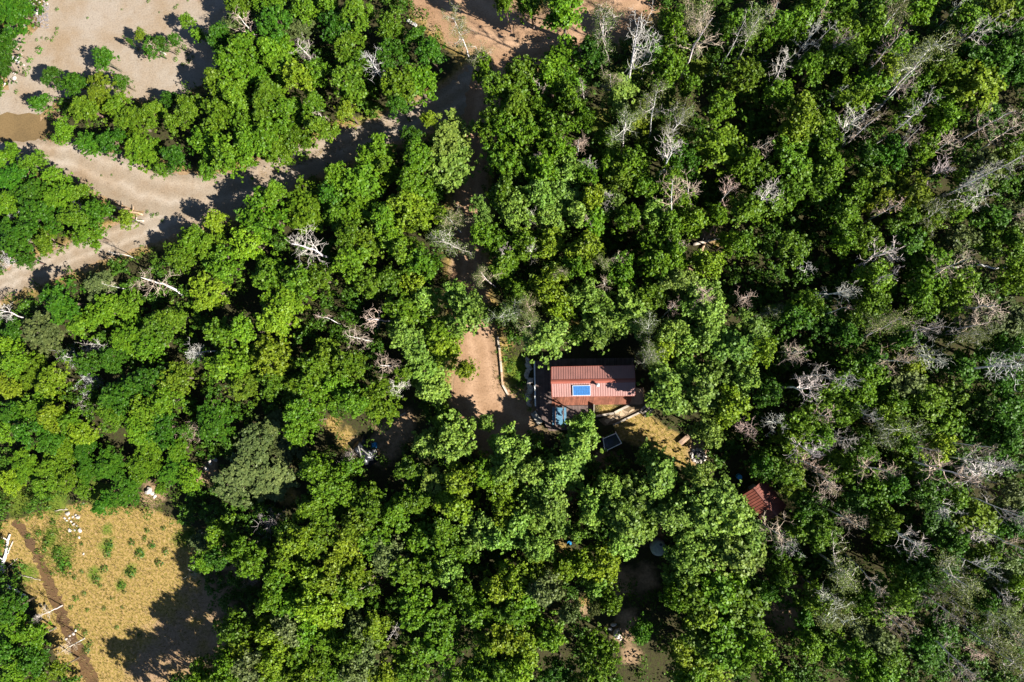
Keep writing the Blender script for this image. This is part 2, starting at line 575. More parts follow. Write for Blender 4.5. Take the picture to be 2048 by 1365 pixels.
# golden, green and tan patches of the ground (photograph pixels, radius px, attribute)
PATCH = [(1000, 690, 26, 'gold'), (1000, 730, 24, 'gold'), (990, 770, 22, 'gold'), (740, 245, 34, 'green'), (720, 262, 22, 'gold'), (640, 300, 30, 'gold'),
         (600, 318, 26, 'gold'), (545, 335, 24, 'gold'), (480, 358, 26, 'gold'), (310, 440, 26, 'green'), (290, 455, 22, 'gold'), (200, 480, 24, 'gold'),
         (120, 505, 22, 'gold'), (40, 540, 24, 'gold'), (850, 40, 22, 'gold'), (835, 22, 16, 'tan'), (880, 62, 20, 'gold'),
         (665, 850, 24, 'gold'), (690, 875, 26, 'gold'), (715, 885, 18, 'tan'), (745, 900, 26, 'tan'), (790, 860, 50, 'tan'), (770, 915, 26, 'tan'),
         (10, 955, 26, 'gold'), (5, 925, 16, 'gold'), (40, 1000, 40, 'green'), (110, 1000, 40, 'green'), (200, 990, 40, 'green'), (300, 990, 36, 'tan'),
         (420, 940, 24, 'tan'), (400, 960, 20, 'tan'), (300, 985, 22, 'tan'), (240, 985, 22, 'tan'), (560, 930, 26, 'tan'), (580, 990, 24, 'gold'),
         (460, 1120, 40, 'tan'), (480, 1150, 46, 'tan'), (420, 1200, 60, 'tan'), (350, 1290, 80, 'tan'), (300, 1340, 60, 'tan'), (440, 1280, 50, 'tan'),
         (1250, 1270, 26, 'tan'), (1262, 1310, 24, 'tan'), (1255, 1235, 24, 'tan'), (1170, 1205, 18, 'gold'), (1168, 1222, 16, 'tan'), (1240, 1160, 34, 'tan'),
         (1290, 1160, 30, 'tan'), (1280, 1075, 20, 'tan'), (1330, 1062, 20, 'tan'), (1120, 1095, 20, 'gold'), (1135, 990, 22, 'tan'), (1130, 1010, 18, 'tan'),
         (1200, 920, 22, 'tan'), (1225, 925, 18, 'tan'), (1060, 870, 40, 'tan'), (960, 870, 30, 'tan'), (1050, 800, 30, 'tan'), (1030, 740, 30, 'green'), (1020, 780, 24, 'green'),
         (1290, 720, 24, 'tan'), (1270, 800, 26, 'tan'), (1215, 815, 22, 'gold'), (1145, 655, 20, 'gold'), (1150, 670, 24, 'green'), (1200, 245, 24, 'gold'),
         (1190, 250, 30, 'green'), (1400, 140, 40, 'green'), (1430, 150, 30, 'green'), (1300, 230, 50, 'green'), (1415, 470, 22, 'tan'), (1440, 480, 20, 'gold'),
         (1380, 720, 30, 'tan'), (1390, 735, 24, 'tan'), (1395, 905, 26, 'tan'), (1540, 1060, 26, 'gold'), (1560, 1100, 20, 'tan'), (1580, 1170, 30, 'tan'), (1570, 1230, 40, 'tan'),
         (1260, 160, 40, 'green'), (1160, 110, 40, 'tan'), (1140, 60, 40, 'tan'), (960, 330, 30, 'tan'), (945, 420, 24, 'tan'), (100, 250, 40, 'tan'), (40, 130, 30, 'tan'), (30, 160, 30, 'gold'),
         (310, 130, 40, 'gold'), (370, 110, 22, 'tan'), (215, 1060, 16, 'green'), (215, 1095, 24, 'green'), (125, 1110, 30, 'green'), (100, 1075, 26, 'green'), (278, 1105, 14, 'green'),
         (370, 1075, 28, 'green'), (262, 1140, 16, 'green'), (190, 1150, 22, 'green'), (240, 1170, 16, 'green'), (55, 1150, 26, 'green'), (60, 1110, 40, 'gold'), (160, 1300, 24, 'green'), (170, 1240, 24, 'gold')]
xs = np.concatenate([[-420, -260, -170, -125], np.arange(-104, 84, 0.7), [100, 140, 220, 400]])
ys = np.concatenate([[-400, -220, -130, -85], np.arange(-66, 74, 0.7), [90, 140, 220, 400]])
GX, GY = np.meshgrid(xs, ys)
X, Y = GX.ravel(), GY.ravel()
att = {k: np.zeros(X.shape) for k in ('gold', 'green', 'tan')}
d = dist_poly(clear_poly, X, Y)
att['gold'] = np.maximum(att['gold'], np.clip(0.75 - d * 0.5, 0, 0.75))
d = dist_poly(grass_poly, X, Y)
att['gold'] = np.maximum(att['gold'], np.clip(0.75 - d * 0.8, 0, 0.75))
for rp in road_polys[:4] + [lot_poly]:
    d = dist_poly(rp, X, Y)
    att['tan'] = np.maximum(att['tan'], np.clip(0.66 - np.abs(d) * 0.45, 0, 0.66))
    att['gold'] = np.maximum(att['gold'], np.clip(0.62 - np.abs(d - 0.5) * 0.3, 0, 0.62))
for px, py, r, k in PATCH:
    c = P(px, py)
    rr = r / FPX * CAM_H * 1.1
    dd = np.hypot(X - c.x, Y - c.y)
    att[k] = np.maximum(att[k], np.clip(0.8 - (dd / rr) * 0.45, 0, 0.75))
nx, ny = len(xs), len(ys)
V = np.stack([X, Y, np.zeros_like(X)], 1)
idx = np.arange(nx * ny).reshape(ny, nx)
F = np.stack([idx[:-1, :-1], idx[:-1, 1:], idx[1:, 1:], idx[1:, :-1]], -1).reshape(-1, 4)
me = bpy.data.meshes.new("ground")
me.vertices.add(len(V)); me.vertices.foreach_set('co', V.astype(np.float32).ravel())
me.loops.add(len(F) * 4); me.loops.foreach_set('vertex_index', F.astype(np.int32).ravel())
me.polygons.add(len(F)); me.polygons.foreach_set('loop_start', np.arange(0, len(F) * 4, 4, dtype=np.int32))
me.update(calc_edges=True)
for k in att:
    a = me.attributes.new(k, 'FLOAT', 'POINT')
    a.data.foreach_set('value', att[k].astype(np.float32))
me.materials.append(M['ground'])
ground = bpy.data.objects.new("ground", me)
C.objects.link(ground)
tag(ground, kind='structure')


# ------------------------------------------------------------------ label book: every thing gets a place, alike neighbours are told apart by order
PLACES = [
    (60, 25, "at the lot's top left corner"), (20, 120, "by the white log left of the gravel lot"), (300, 85, "on the shrub island in the gravel lot"),
    (385, 60, "at the right end of the shrub island"), (215, 120, "on the thicket's tip nearest the lot"), (110, 170, "at the left tip of the peninsula thicket"),
    (185, 200, "round the yellow crown of the peninsula thicket"), (150, 275, "above the pale road's left bend"), (225, 285, "on the bank above the wide road bend"),
    (330, 215, "below the gravel turnaround"), (345, 320, "above the middle of the wide road"), (430, 150, "right of the gravel turnaround"),
    (480, 70, "by the bare tree right of the lot"), (560, 40, "in the top thicket between lot and dirt road"), (460, 250, "inside the thicket above the wide road"),
    (560, 160, "in the thicket's middle below the top edge"), (545, 270, "on the verge above the road's shaded stretch"), (440, 320, "where the wide road narrows"),
    (630, 60, "in the thicket left of the tall forked snag"), (650, 190, "above the golden road verge"), (760, 60, "left of the upper dirt road"),
    (740, 160, "round the forked snag by the junction"), (830, 110, "in the wood left of the two pale aspens"), (800, 210, "above the sunlit strip of lane"),
    (920, 80, "beside the dirt road's lower edge"), (1080, 20, "above the upper dirt road"), (1180, 90, "at the right end of the dirt road"),
    (1020, 170, "right of the shaded road junction"), (1120, 130, "below the tree shadows on the dirt road"), (1250, 80, "round the tall white snag at the top"),
    (1330, 110, "right of the tall white snag"), (1290, 200, "in the grassy opening with pale trunks"), (1400, 60, "at the top among white leaning trunks"),
    (1500, 50, "in the upper stand of leaning trunks"), (1450, 150, "below the upper fallen log"), (1620, 60, "at the top edge right of the pale trunks"),
    (1600, 150, "in the upper right stand's left part"), (1740, 70, "in the upper right stand near the top"), (1720, 180, "below the long slanting trunks"),
    (1860, 60, "near the top right trunks"), (1980, 60, "in the top right corner"), (1860, 180, "round the grey leafed slanting aspen"),
    (1980, 180, "at the right edge below the top trunks"), (1900, 280, "round the twiggy tangle at right"), (2000, 330, "at the right edge by the crossing trunks"),
    (1640, 270, "in the dark gaps of the upper right"), (1520, 270, "left of the dark upper right gaps"), (1420, 290, "right of the grassy opening"),
    (1760, 320, "in the right stand's middle"), (1860, 400, "round the star shaped snag at right"), (1700, 420, "above the white curved branches"),
    (1580, 380, "in the belt right of the fallen logs"), (1480, 380, "above the fallen logs"), (1400, 420, "left of the fallen logs"),
    (1330, 330, "round the pink twigged snags"), (1200, 300, "in the wood below the grassy opening"), (1100, 250, "in the wood right of the shaded lane"),
    (1060, 350, "along the right side of the shaded lane"), (1150, 400, "in the bright wood above the cabin"), (1250, 420, "in the snag dotted wood above the cabin"),
    (1020, 440, "by the lane's brown patches"), (1100, 520, "left of the snags above the cabin"), (1220, 530, "among the snags above the cabin"),
    (1330, 520, "above and right of the cabin"), (1450, 520, "below the fallen logs"), (1560, 490, "left of the white curved branches"),
    (870, 290, "at the bend below the lane strip"), (920, 340, "at the left side of the shaded lane"), (820, 340, "in the wood left of the lane"),
    (720, 380, "in the wood below the shaded road"), (600, 390, "below the road's dark shadow"), (520, 440, "at the corner below the wide road"),
    (640, 500, "round the big white leaning snag"), (820, 440, "right of the big white leaning snag"), (900, 450, "round the pale aspen by the lane"),
    (760, 540, "in the wood above the purple snags"), (880, 590, "left of the drive above the cabin"), (950, 560, "by the small birch on the lane"),
    (1030, 630, "round the grey aspen above the cabin"), (1090, 660, "hanging over the cabin's top left corner"), (1180, 630, "just above the cabin roof"),
    (1270, 640, "above the cabin's right end"), (1300, 720, "right of the cabin roof"), (1360, 790, "right of the stone patio"),
    (1400, 660, "in the pale grove right of the cabin"), (1480, 720, "on the pale grove's right side"), (1440, 840, "below the pale grove by the fire ring"),
    (1010, 720, "between the driveway and the deck"), (900, 700, "overhanging the sunny driveway"), (830, 760, "left of the sunny driveway"),
    (740, 640, "round the purple twigged snags"), (760, 760, "below the purple twigged snags"), (650, 640, "left of the purple twigged snags"),
    (560, 560, "in the left wood's middle"), (440, 540, "below the road's tree shadows"), (330, 560, "round the white fan shaped snag"),
    (200, 580, "below the left road stretch"), (100, 610, "near the left edge below the road"), (30, 640, "at the left edge under the road"),
    (100, 430, "in the thicket between the two roads"), (210, 430, "at the right end of the roadside thicket"), (30, 380, "at the left edge between the roads"),
    (180, 720, "round the silvery brush at left"), (70, 760, "at the left edge in the lower wood"), (60, 880, "at the left edge above the clearing"),
    (300, 720, "in the lower left wood"), (440, 680, "in the left wood's lower middle"), (420, 850, "round the brown fan shaped snag"),
    (250, 870, "in the scrub above the clearing"), (530, 800, "left of the sunlit tarp glade"), (620, 740, "above the tarp glade"),
    (520, 920, "in the grey green scrub"), (620, 960, "below the tarp glade's left side"), (730, 950, "just below the black tarp"),
    (860, 870, "left below the driveway's end"), (1000, 890, "below the driveway's end"), (1150, 880, "covering the picnic table's end"),
    (1270, 920, "round the pole framed square"), (1080, 960, "in the bright wood below the cabin"), (930, 980, "in the yellowish wood below the drive"),
    (830, 1060, "in the lower middle wood"), (1000, 1080, "left of the blue bucket"), (1100, 1060, "round the blue bucket"),
    (1200, 1040, "left of the round tank"), (1290, 1020, "just above the round tank"), (1390, 1000, "right above the round tank"),
    (1440, 1090, "right of the round tank"), (1430, 1200, "right of the tank's shadowed glade"), (1450, 1300, "at the bottom right of the glade"),
    (1180, 1140, "below the blue bucket"), (1060, 1180, "in the lower wood's right half"), (1200, 1230, "by the white stones at the bottom"),
    (1180, 1320, "at the bottom edge by the stones"), (1040, 1300, "at the bottom edge right of middle"), (920, 1200, "in the lower wood's middle"),
    (880, 1310, "at the bottom edge in the middle"), (740, 1180, "in the lower wood's left half"), (700, 1080, "left of the lower middle wood"),
    (760, 1300, "at the bottom edge left of middle"), (620, 1140, "right of the clearing's shadow edge"), (540, 1240, "right of the clearing's dark shadows"),
    (480, 1330, "at the bottom edge right of the clearing"), (600, 1310, "at the bottom edge in the olive scrub"), (440, 1090, "at the clearing's right side"),
    (330, 970, "on the clearing's upper bank"), (180, 970, "above the clearing's white rocks"), (60, 970, "at the left edge beside golden grass"),
    (150, 1100, "in the clearing's upper left"), (280, 1100, "in the clearing's upper right"), (250, 1200, "in the middle of the clearing"), (60, 1260, "in the bottom left corner thicket"),
    (120, 1320, "beside the muddy track at bottom left"), (30, 1130, "by the driftwood at the left edge"),
    (1500, 900, "left above the red shed"), (1560, 950, "just above the red shed"), (1510, 1060, "below the red shed"), (1600, 1020, "right of the red shed"),
    (1560, 820, "round the white snags right of the grove"), (1560, 640, "in the dark belt right of the grove"), (1640, 560, "round the white curved branches"),
    (1650, 690, "above the star shaped white snags"), (1660, 790, "right of the star shaped white snags"), (1700, 880, "in the snag thicket right of the grove"),
    (1760, 600, "in the right stand above the slanting aspen"), (1850, 540, "in the upper half of the right stand"), (1960, 520, "at the right edge above the middle"),
    (1770, 720, "round the slanting silver trunk"), (1870, 680, "right of the slanting silver trunk"), (1980, 660, "at the right edge in the middle"),
    (1880, 790, "in the right stand below the silver trunk"), (1990, 800, "at the right edge below the middle"), (1830, 880, "above the long fallen looking trunks"),
    (1960, 910, "round the long slanting trunks at right"), (1700, 980, "in the lower right stand's top"), (1800, 1000, "below the long slanting trunks at right"),
    (1930, 1020, "round the yellowish crown at lower right"), (2010, 1060, "at the right edge of the lower stand"), (1680, 1080, "in the dark lower right gaps"),
    (1820, 1100, "in the lower right stand's middle"), (1700, 1170, "round the grey green aspen at lower right"), (1830, 1200, "in the lower right stand's lower half"),
    (1950, 1190, "round the pale aspen at lower right"), (2020, 1200, "at the right edge near the bottom"), (1640, 1270, "at the lower right glade's edge"),
    (1760, 1310, "at the bottom edge of the lower right"), (1900, 1310, "at the bottom edge near the right corner"), (2010, 1320, "in the bottom right corner"),
    (1580, 1330, "at the bottom edge right of the glade"), (1560, 1180, "in the brown glade at lower right"),
]
PXY = np.array([(a, b) for a, b, c in PLACES], float)
BOOK = []
ORD = ["", "second", "third", "fourth", "fifth", "sixth", "seventh", "eighth", "ninth", "tenth", "eleventh", "twelfth", "thirteenth", "fourteenth", "fifteenth", "sixteenth", "seventeenth", "eighteenth", "nineteenth"]
NUM = ["", "one", "two", "three", "four", "five", "six", "seven", "eight", "nine", "ten", "eleven", "twelve", "thirteen", "fourteen", "fifteen", "sixteen", "seventeen", "eighteen", "nineteen"]


def book(o, kind, plural, px, py, cat, group, place=None):
    if place is None:
        place = PLACES[int(np.argmin((PXY[:, 0] - px) ** 2 + (PXY[:, 1] - py) ** 2))][2]
    BOOK.append((o, kind, plural, px, py, place))
    o['category'] = cat
    if group: o['group'] = group


def write_labels():
    bins = {}
    for e in BOOK:
        bins.setdefault((e[1], e[5]), []).append(e)
    for (kind, place), L in bins.items():
        L.sort(key=lambda e: e[3])
        n = len(L)
        for i, e in enumerate(L):
            if n == 1: s = f"{kind} {place}"
            elif n == 2: s = f"{('left', 'right')[i]} one of two {e[2]} {place}"
            elif i == 0: s = f"leftmost of {NUM[n] if n < 20 else 'many'} {e[2]} {place}"
            elif i == n - 1: s = f"rightmost of {NUM[n] if n < 20 else 'many'} {e[2]} {place}"
            else: s = f"{ORD[i] if i < 19 else 'later'} from left of {NUM[n] if n < 20 else 'many'} {e[2]} {place}"
            if len(s.split()) > 16 and n > 2 and 0 < i < n - 1: s = f"{ORD[i]} from left, {e[2]} {place}"
            if len(s.split()) > 16: s = s.replace('one of two ', '').replace('leftmost of', 'leftmost').replace('rightmost of', 'rightmost')
            e[0]['label'] = s


# ------------------------------------------------------------------ tree prototypes
def leaf_quads(pos, nrm, size, aspect, rg):
    n = len(pos)
    nrm = nrm / (np.linalg.norm(nrm, axis=1, keepdims=True) + 1e-9)
    t = rg.normal(size=(n, 3))
    t -= nrm * np.sum(t * nrm, axis=1, keepdims=True)
    t /= np.linalg.norm(t, axis=1, keepdims=True) + 1e-9
    b = np.cross(nrm, t)
    s = size[:, None]
    mid = pos + t * s * 0.05
    w = b * s * aspect
    fold = nrm * s * 0.12
    return np.stack([pos - t * s * 0.5, mid - w * 0.5 + fold, pos + t * s * 0.5, mid + w * 0.5 + fold], 1)


def clump_leaves(cent, rad, n_per, smin, smax, rg, up=0.9):
    Pn, Nn, Sn, An = [], [], [], []
    for c, r in zip(cent, rad):
        n = max(5, int(n_per * (r / 0.22) ** 2))
        dd = rg.normal(size=(n, 3)) + np.array([0, 0, 0.45])
        dd /= np.linalg.norm(dd, axis=1, keepdims=True)
        rr = r * (0.35 + 0.65 * rg.random(n) ** 0.45) * (1 + 0.18 * rg.normal(size=n))
        Pn.append(np.array(c) + dd * rr[:, None] * np.array([1, 1, 0.75]))
        Nn.append(0.5 * dd + np.array([0, 0, up]) + 0.68 * rg.normal(size=(n, 3)))
        Sn.append(rg.uniform(smin, smax, n))
        cv = rg.uniform(0.25, 0.75)
        An.append(np.clip(cv + rg.normal(0, 0.2, n), 0, 1))
    return np.concatenate(Pn), np.concatenate(Nn), np.concatenate(Sn), np.concatenate(An)


def make_live_proto(seed, n_sprig=215, n_per=12, smin=0.15, smax=0.31):
    """crown radius about 2 m, height about 7 m: lobes carrying many small leafy sprigs"""
    rg = np.random.default_rng(seed)
    lobes = []
    k = rg.integers(4, 8)
    for i in range(k):
        an = 2 * math.pi * (i + rg.uniform(-0.35, 0.35)) / k
        rr = rg.uniform(0.5, 1.25)
        lobes.append((math.cos(an) * rr, math.sin(an) * rr, rg.uniform(3.7, 5.6), rg.uniform(0.6, 1.05)))
    lobes.append((rg.uniform(-0.4, 0.4), rg.uniform(-0.4, 0.4), rg.uniform(5.2, 6.0), rg.uniform(0.6, 0.95)))
    cent, rad = [], []
    for i in range(n_sprig):
        l = lobes[i % len(lobes)]
        dd = rg.normal(size=3)
        dd[2] = dd[2] * 0.8 + 0.4
        dd /= np.linalg.norm(dd)
        q = l[3] * rg.uniform(0.5, 1.22)
        cent.append((l[0] + dd[0] * q, l[1] + dd[1] * q, l[2] + dd[2] * q * 0.9))
        rad.append(rg.uniform(0.15, 0.34))
    for i in range(26):
        an = rg.uniform(0, 6.28)
        q = rg.uniform(1.3, 2.2)
        cent.append((math.cos(an) * q, math.sin(an) * q, rg.uniform(2.6, 4.6)))
        rad.append(rg.uniform(0.14, 0.26))
    p, nn, s, a = clump_leaves(cent, rad, n_per, smin, smax, rg)
    crown = quads_mesh("crown", leaf_quads(p, nn, s, rg.uniform(0.6, 0.95, len(p))[:, None], rg), 'leaf', a)
    V, F = [], []
    fork = rg.uniform(1.6, 2.6)
    top = Vector((rg.uniform(-.25, .25), rg.uniform(-.25, .25), 4.4))
    tube_geo([(0, 0, -0.1), (rg.uniform(-.1, .1), rg.uniform(-.1, .1), fork), top], [0.17, 0.12, 0.06], 7, V, F)
    for l in lobes:
        st = Vector((0, 0, fork)).lerp(top, rg.uniform(0, 0.6))
        en = Vector((l[0], l[1], l[2]))
        md = st.lerp(en, 0.5) + Vector((rg.uniform(-.2, .2), rg.uniform(-.2, .2), -0.1))
        tube_geo([st, md, en], [0.08, 0.06, 0.035], 5, V, F)
        for c in rg.permutation(len(cent))[:5]:
            e2 = Vector(cent[c])
            if (e2 - en).length < 1.6:
                tube_geo([md, md.lerp(e2, 0.5) + Vector((0, 0, 0.08)), e2], [0.04, 0.028, 0.012], 3, V, F)
    tm = bpy.data.meshes.new("trunk")
    tm.from_pydata([tuple(v) for v in V], [], F)
    tm.materials.append(M['bark'])
    return tm, crown


def grow(p, dirn, length, r0, level, rg, V, F, tips, curl=0.5, maxlevel=3):
    seg = 5 if level < 2 else 4
    pts, rad = [p.copy()], [r0]
    dd = dirn.normalized()
    ax = Vector(rg.normal(size=3)).normalized()
    for i in range(seg):
        dd = (dd + Vector(rg.normal(size=3)) * curl * 0.32 + dd.cross(ax) * curl * 0.28 + Vector((0, 0, 0.06))).normalized()
        pts.append(pts[-1] + dd * length / seg)
        rad.append(r0 * (1 - 0.8 * (i + 1) / seg))
    tube_geo(pts, rad, (6, 4, 3, 3)[min(level, 3)], V, F)
    if level >= maxlevel:
        tips.append(pts[-1]); tips.append(pts[2])
        return
    nb = (6, 5, 4)[min(level, 2)]
    for i in range(nb):
        k = int(rg.integers(1, seg + 1))
        t = (pts[k] - pts[k - 1]).normalized()
        side = t.cross(Vector(rg.normal(size=3)))
        if side.length < 0.1: continue
        nd = (t * rg.uniform(0.3, 0.9) + side.normalized() * rg.uniform(0.6, 1.0))
        grow(pts[k], nd, length * rg.uniform(0.42, 0.68), max(rad[k] * 0.7, 0.02), level + 1, rg, V, F, tips, curl * 1.12, maxlevel)


def make_dead_proto(seed, H=12.0, crown_from=0.55, limbs=9, reach=2.4, curl=0.55, r0=0.17, leaves=0, bend=0.25):
    rg = np.random.default_rng(seed)
    V, F = [], []
    pts, rad = [], []
    off = Vector((0, 0, 0))
    n = 9
    drift = Vector((rg.normal(), rg.normal(), 0)) * bend * 0.25
    for i in range(n + 1):
        t = i / n
        pts.append(Vector((0, 0, -0.1 + t * H)) + off)
        off += drift * 0.5 + Vector((rg.normal(0, bend * 0.6), rg.normal(0, bend * 0.6), 0)) * 0.5
        rad.append(r0 * (1 - 0.82 * t))
    tube_geo(pts, rad, 7, V, F)
    trunk = bpy.data.meshes.new("trunk")
    trunk.from_pydata([tuple(v) for v in V], [], F)
    trunk.materials.append(M['dead_bark'])
    V, F, tips = [], [], []
    for i in range(limbs):
        t = crown_from + (1 - crown_from) * (i + rg.uniform(0, 0.9)) / limbs
        k = min(t * n, n - 0.01)
        a = pts[int(k)].lerp(pts[int(k) + 1], k - int(k))
        an = rg.uniform(0, 2 * math.pi)
        up = rg.uniform(0.15, 0.9)
        L = reach * rg.uniform(0.55, 1.1) * (1.15 - 0.45 * (t - crown_from) / (1 - crown_from + 1e-6))
        grow(a, Vector((math.cos(an), math.sin(an), up)), L, rad[int(k)] * rg.uniform(0.5, 0.75) + 0.015, 1, rg, V, F, tips, curl)
    br = bpy.data.meshes.new("branches")
    br.from_pydata([tuple(v) for v in V], [], F)
    br.materials.append(M['dead_bark'])
    fol = None
    if leaves:
        T = np.array([tuple(t) for t in tips])
        pick = T[rg.integers(0, len(T), leaves)]
        p = pick + rg.normal(0, 0.22, (leaves, 3))
        nn = rg.normal(0, 0.6, (leaves, 3)) + np.array([0, 0, 0.7])
        fol = quads_mesh("foliage", leaf_quads(p, nn, rg.uniform(0.08, 0.17, leaves), 0.8, rg), 'sparse_leaf', rg.random(leaves))
    return trunk, br, fol


def make_brush_proto(seed, H=3.2, stems=16, spread=0.6):
    """dead many-stemmed shrub"""
    rg = np.random.default_rng(seed)
    V, F, tips = [], [], []
    for i in range(stems):
        an = rg.uniform(0, 2 * math.pi)
        dd = Vector((math.cos(an) * spread, math.sin(an) * spread, rg.uniform(0.6, 1.1)))
        grow(Vector((math.cos(an) * 0.15, math.sin(an) * 0.15, -0.05)), dd, H * rg.uniform(0.6, 1.0), 0.05, 1, rg, V, F, tips, 0.35)
    br = bpy.data.meshes.new("branches")
    br.from_pydata([tuple(v) for v in V], [], F)
    br.materials.append(M['dead_bark'])
    return br


LIVE = [make_live_proto(100 + i) for i in range(14)]
DEAD = [make_dead_proto(300 + i, 12.0, random.uniform(0.42, 0.62), random.choice([9, 10, 12]), random.uniform(2.1, 2.7), random.uniform(0.5, 0.75)) for i in range(8)]
SLIM = [make_dead_proto(340 + i, 12.0, 0.6, 6, 1.6, 0.55, 0.12, 0, 0.35) for i in range(3)]
SPARSE = [make_dead_proto(360 + i, 12.0, random.uniform(0.4, 0.55), 11, 2.3, 0.45, 0.16, 2600) for i in range(5)]
BRUSH = [make_brush_proto(400 + i) for i in range(3)]

TONE = {'d': ((0.036, 0.098, 0.005), "dark green"), 'm': ((0.072, 0.142, 0.006), "mid green"), 'g': ((0.118, 0.200, 0.026), "fresh green"),
        'y': ((0.115, 0.175, 0.008), "yellow green"), 'o': ((0.090, 0.120, 0.034), "grey green")}


def link_part(name, me, parent, color=None):
    o = bpy.data.objects.new(name, me)
    C.objects.link(o)
    o.parent = parent
    if color is not None: o.color = (*color, 1)
    return o


def jitter(c, s=0.12):
    k = 1 + random.gauss(0, s)
    return tuple(max(0.003, v * k * (1 + random.gauss(0, s * 0.4))) for v in c)


# things that stay in sight: a crown is kept off these (photograph px, radius)
CLEAR = [(1118, 828, 20), (1250, 826, 22), (1225, 842, 12), (1276, 815, 14), (1085, 760, 26), (1085, 800, 22), (1130, 765, 36), (1186, 765, 36), (1235, 765, 30), (1130, 800, 14), (1215, 800, 14),
         (1317, 1097, 19), (1528, 1002, 20), (1545, 985, 8), (1505, 985, 12), (1480, 955, 8), (1226, 882, 19), (1242, 888, 8), (728, 903, 14), (745, 903, 12), (962, 690, 24), (955, 740, 22), (950, 790, 36), (985, 800, 26),
         (1300, 862, 20), (1340, 876, 14), (1270, 848, 14), (1073, 836, 11), (1393, 908, 14), (1372, 880, 10), (1010, 725, 16), (1040, 740, 20), (1139, 1087, 6), (1122, 1092, 9), (680, 868, 16), (655, 852, 10),
         (10, 575, 22), (60, 552, 22), (130, 520, 14), (60, 300, 12), (130, 315, 18), (200, 345, 28), (270, 385, 36), (340, 385, 40), (410, 385, 34), (350, 440, 20), (835, 236, 20), (870, 220, 14), (930, 545, 14), (945, 420, 8),
         (300, 175, 22), (340, 165, 24), (270, 130, 24), (60, 100, 20), (75, 165, 10), (140, 60, 40), (240, 60, 50), (340, 40, 40), (400, 30, 26), (60, 255, 30), (20, 200, 20), (980, 50, 36), (1060, 75, 34), (920, 20, 34),
         (880, 30, 20), (300, 1100, 70), (250, 1180, 90), (200, 1080, 50), (130, 1130, 30), (330, 1200, 60), (360, 1130, 20), (80, 1110, 30), (115, 1220, 16), (150, 1290, 16), (250, 1270, 50), (330, 1280, 40),
         (1250, 1290, 12), (1250, 1250, 10), (1168, 1212, 10), (1235, 1262, 10), (1240, 1165, 14), (1400, 485, 12), (1425, 470, 12), (425, 930, 8), (150, 1030, 16), (300, 985, 8), (823, 46, 9), (860, 40, 12), (720, 255, 16), (650, 298, 10), (1390, 140, 14), (1200, 247, 8)]
TREE_N = [0, 0, 0]


def live_tree(px, py, rpx, tone, h=None):
    grow_ = 1.42
    for cx, cy, cr in CLEAR:
        dd = math.hypot(px - cx, py - cy)
        if dd < rpx * grow_ + cr:
            grow_ = max(0.8, min(grow_, (dd - cr) / rpx))
    rpx *= grow_
    if h is None:
        if px < 430: h = 4.0 + rpx * 0.03
        elif px < 900: h = 7.0
        elif px < 1520: h = 8.6
        else: h = 7.6
        if 420 < px < 640 and py > 1020: h = 8.5
        if 400 < px < 560 and py > 1180: h = 11.0
        if tone == 'o' and px < 700 and py < 1050: h = 4.2
        if 60 < py and px < 420 and py > 880 and py < 1020: h = 3.2
        if 1080 < px < 1230 and 40 < py < 150: h = 5.5
        if 1540 < px < 1650 and 940 < py < 1075: h = 6.2
        if 860 < px < 930 and 260 < py < 345: h = 6.0
        h *= random.uniform(0.84, 1.16)
    c = P(px, py, h * 0.66)
    r = rpx / FPX * (CAM_H - h * 0.66)
    shrub = px < 430 or h < 4.6
    maple = tone in "gy"
    o = empty("shrub" if shrub else ("maple_tree" if maple else "oak_tree"), (c.x, c.y, 0), random.uniform(0, 6.28))
    s = r / 2.0
    o.scale = (s, s, h / 7.0)
    tm, cm = random.choice(LIVE)
    link_part("stem" if shrub else "trunk", tm, o, jitter((0.16, 0.13, 0.1)))
    link_part("crown", cm, o, jitter(TONE[tone][0]))
    col = TONE[tone][1]
    TREE_N[0 if shrub else (1 if maple else 2)] += 1
    if shrub: book(o, f"{col} leafy shrub", f"{col} shrubs", px, py, "shrub", "leafy shrubs of the thickets")
    else: book(o, f"{col} leafy tree", f"{col} trees", px, py, "tree", "leafy trees of the wood")
    return o


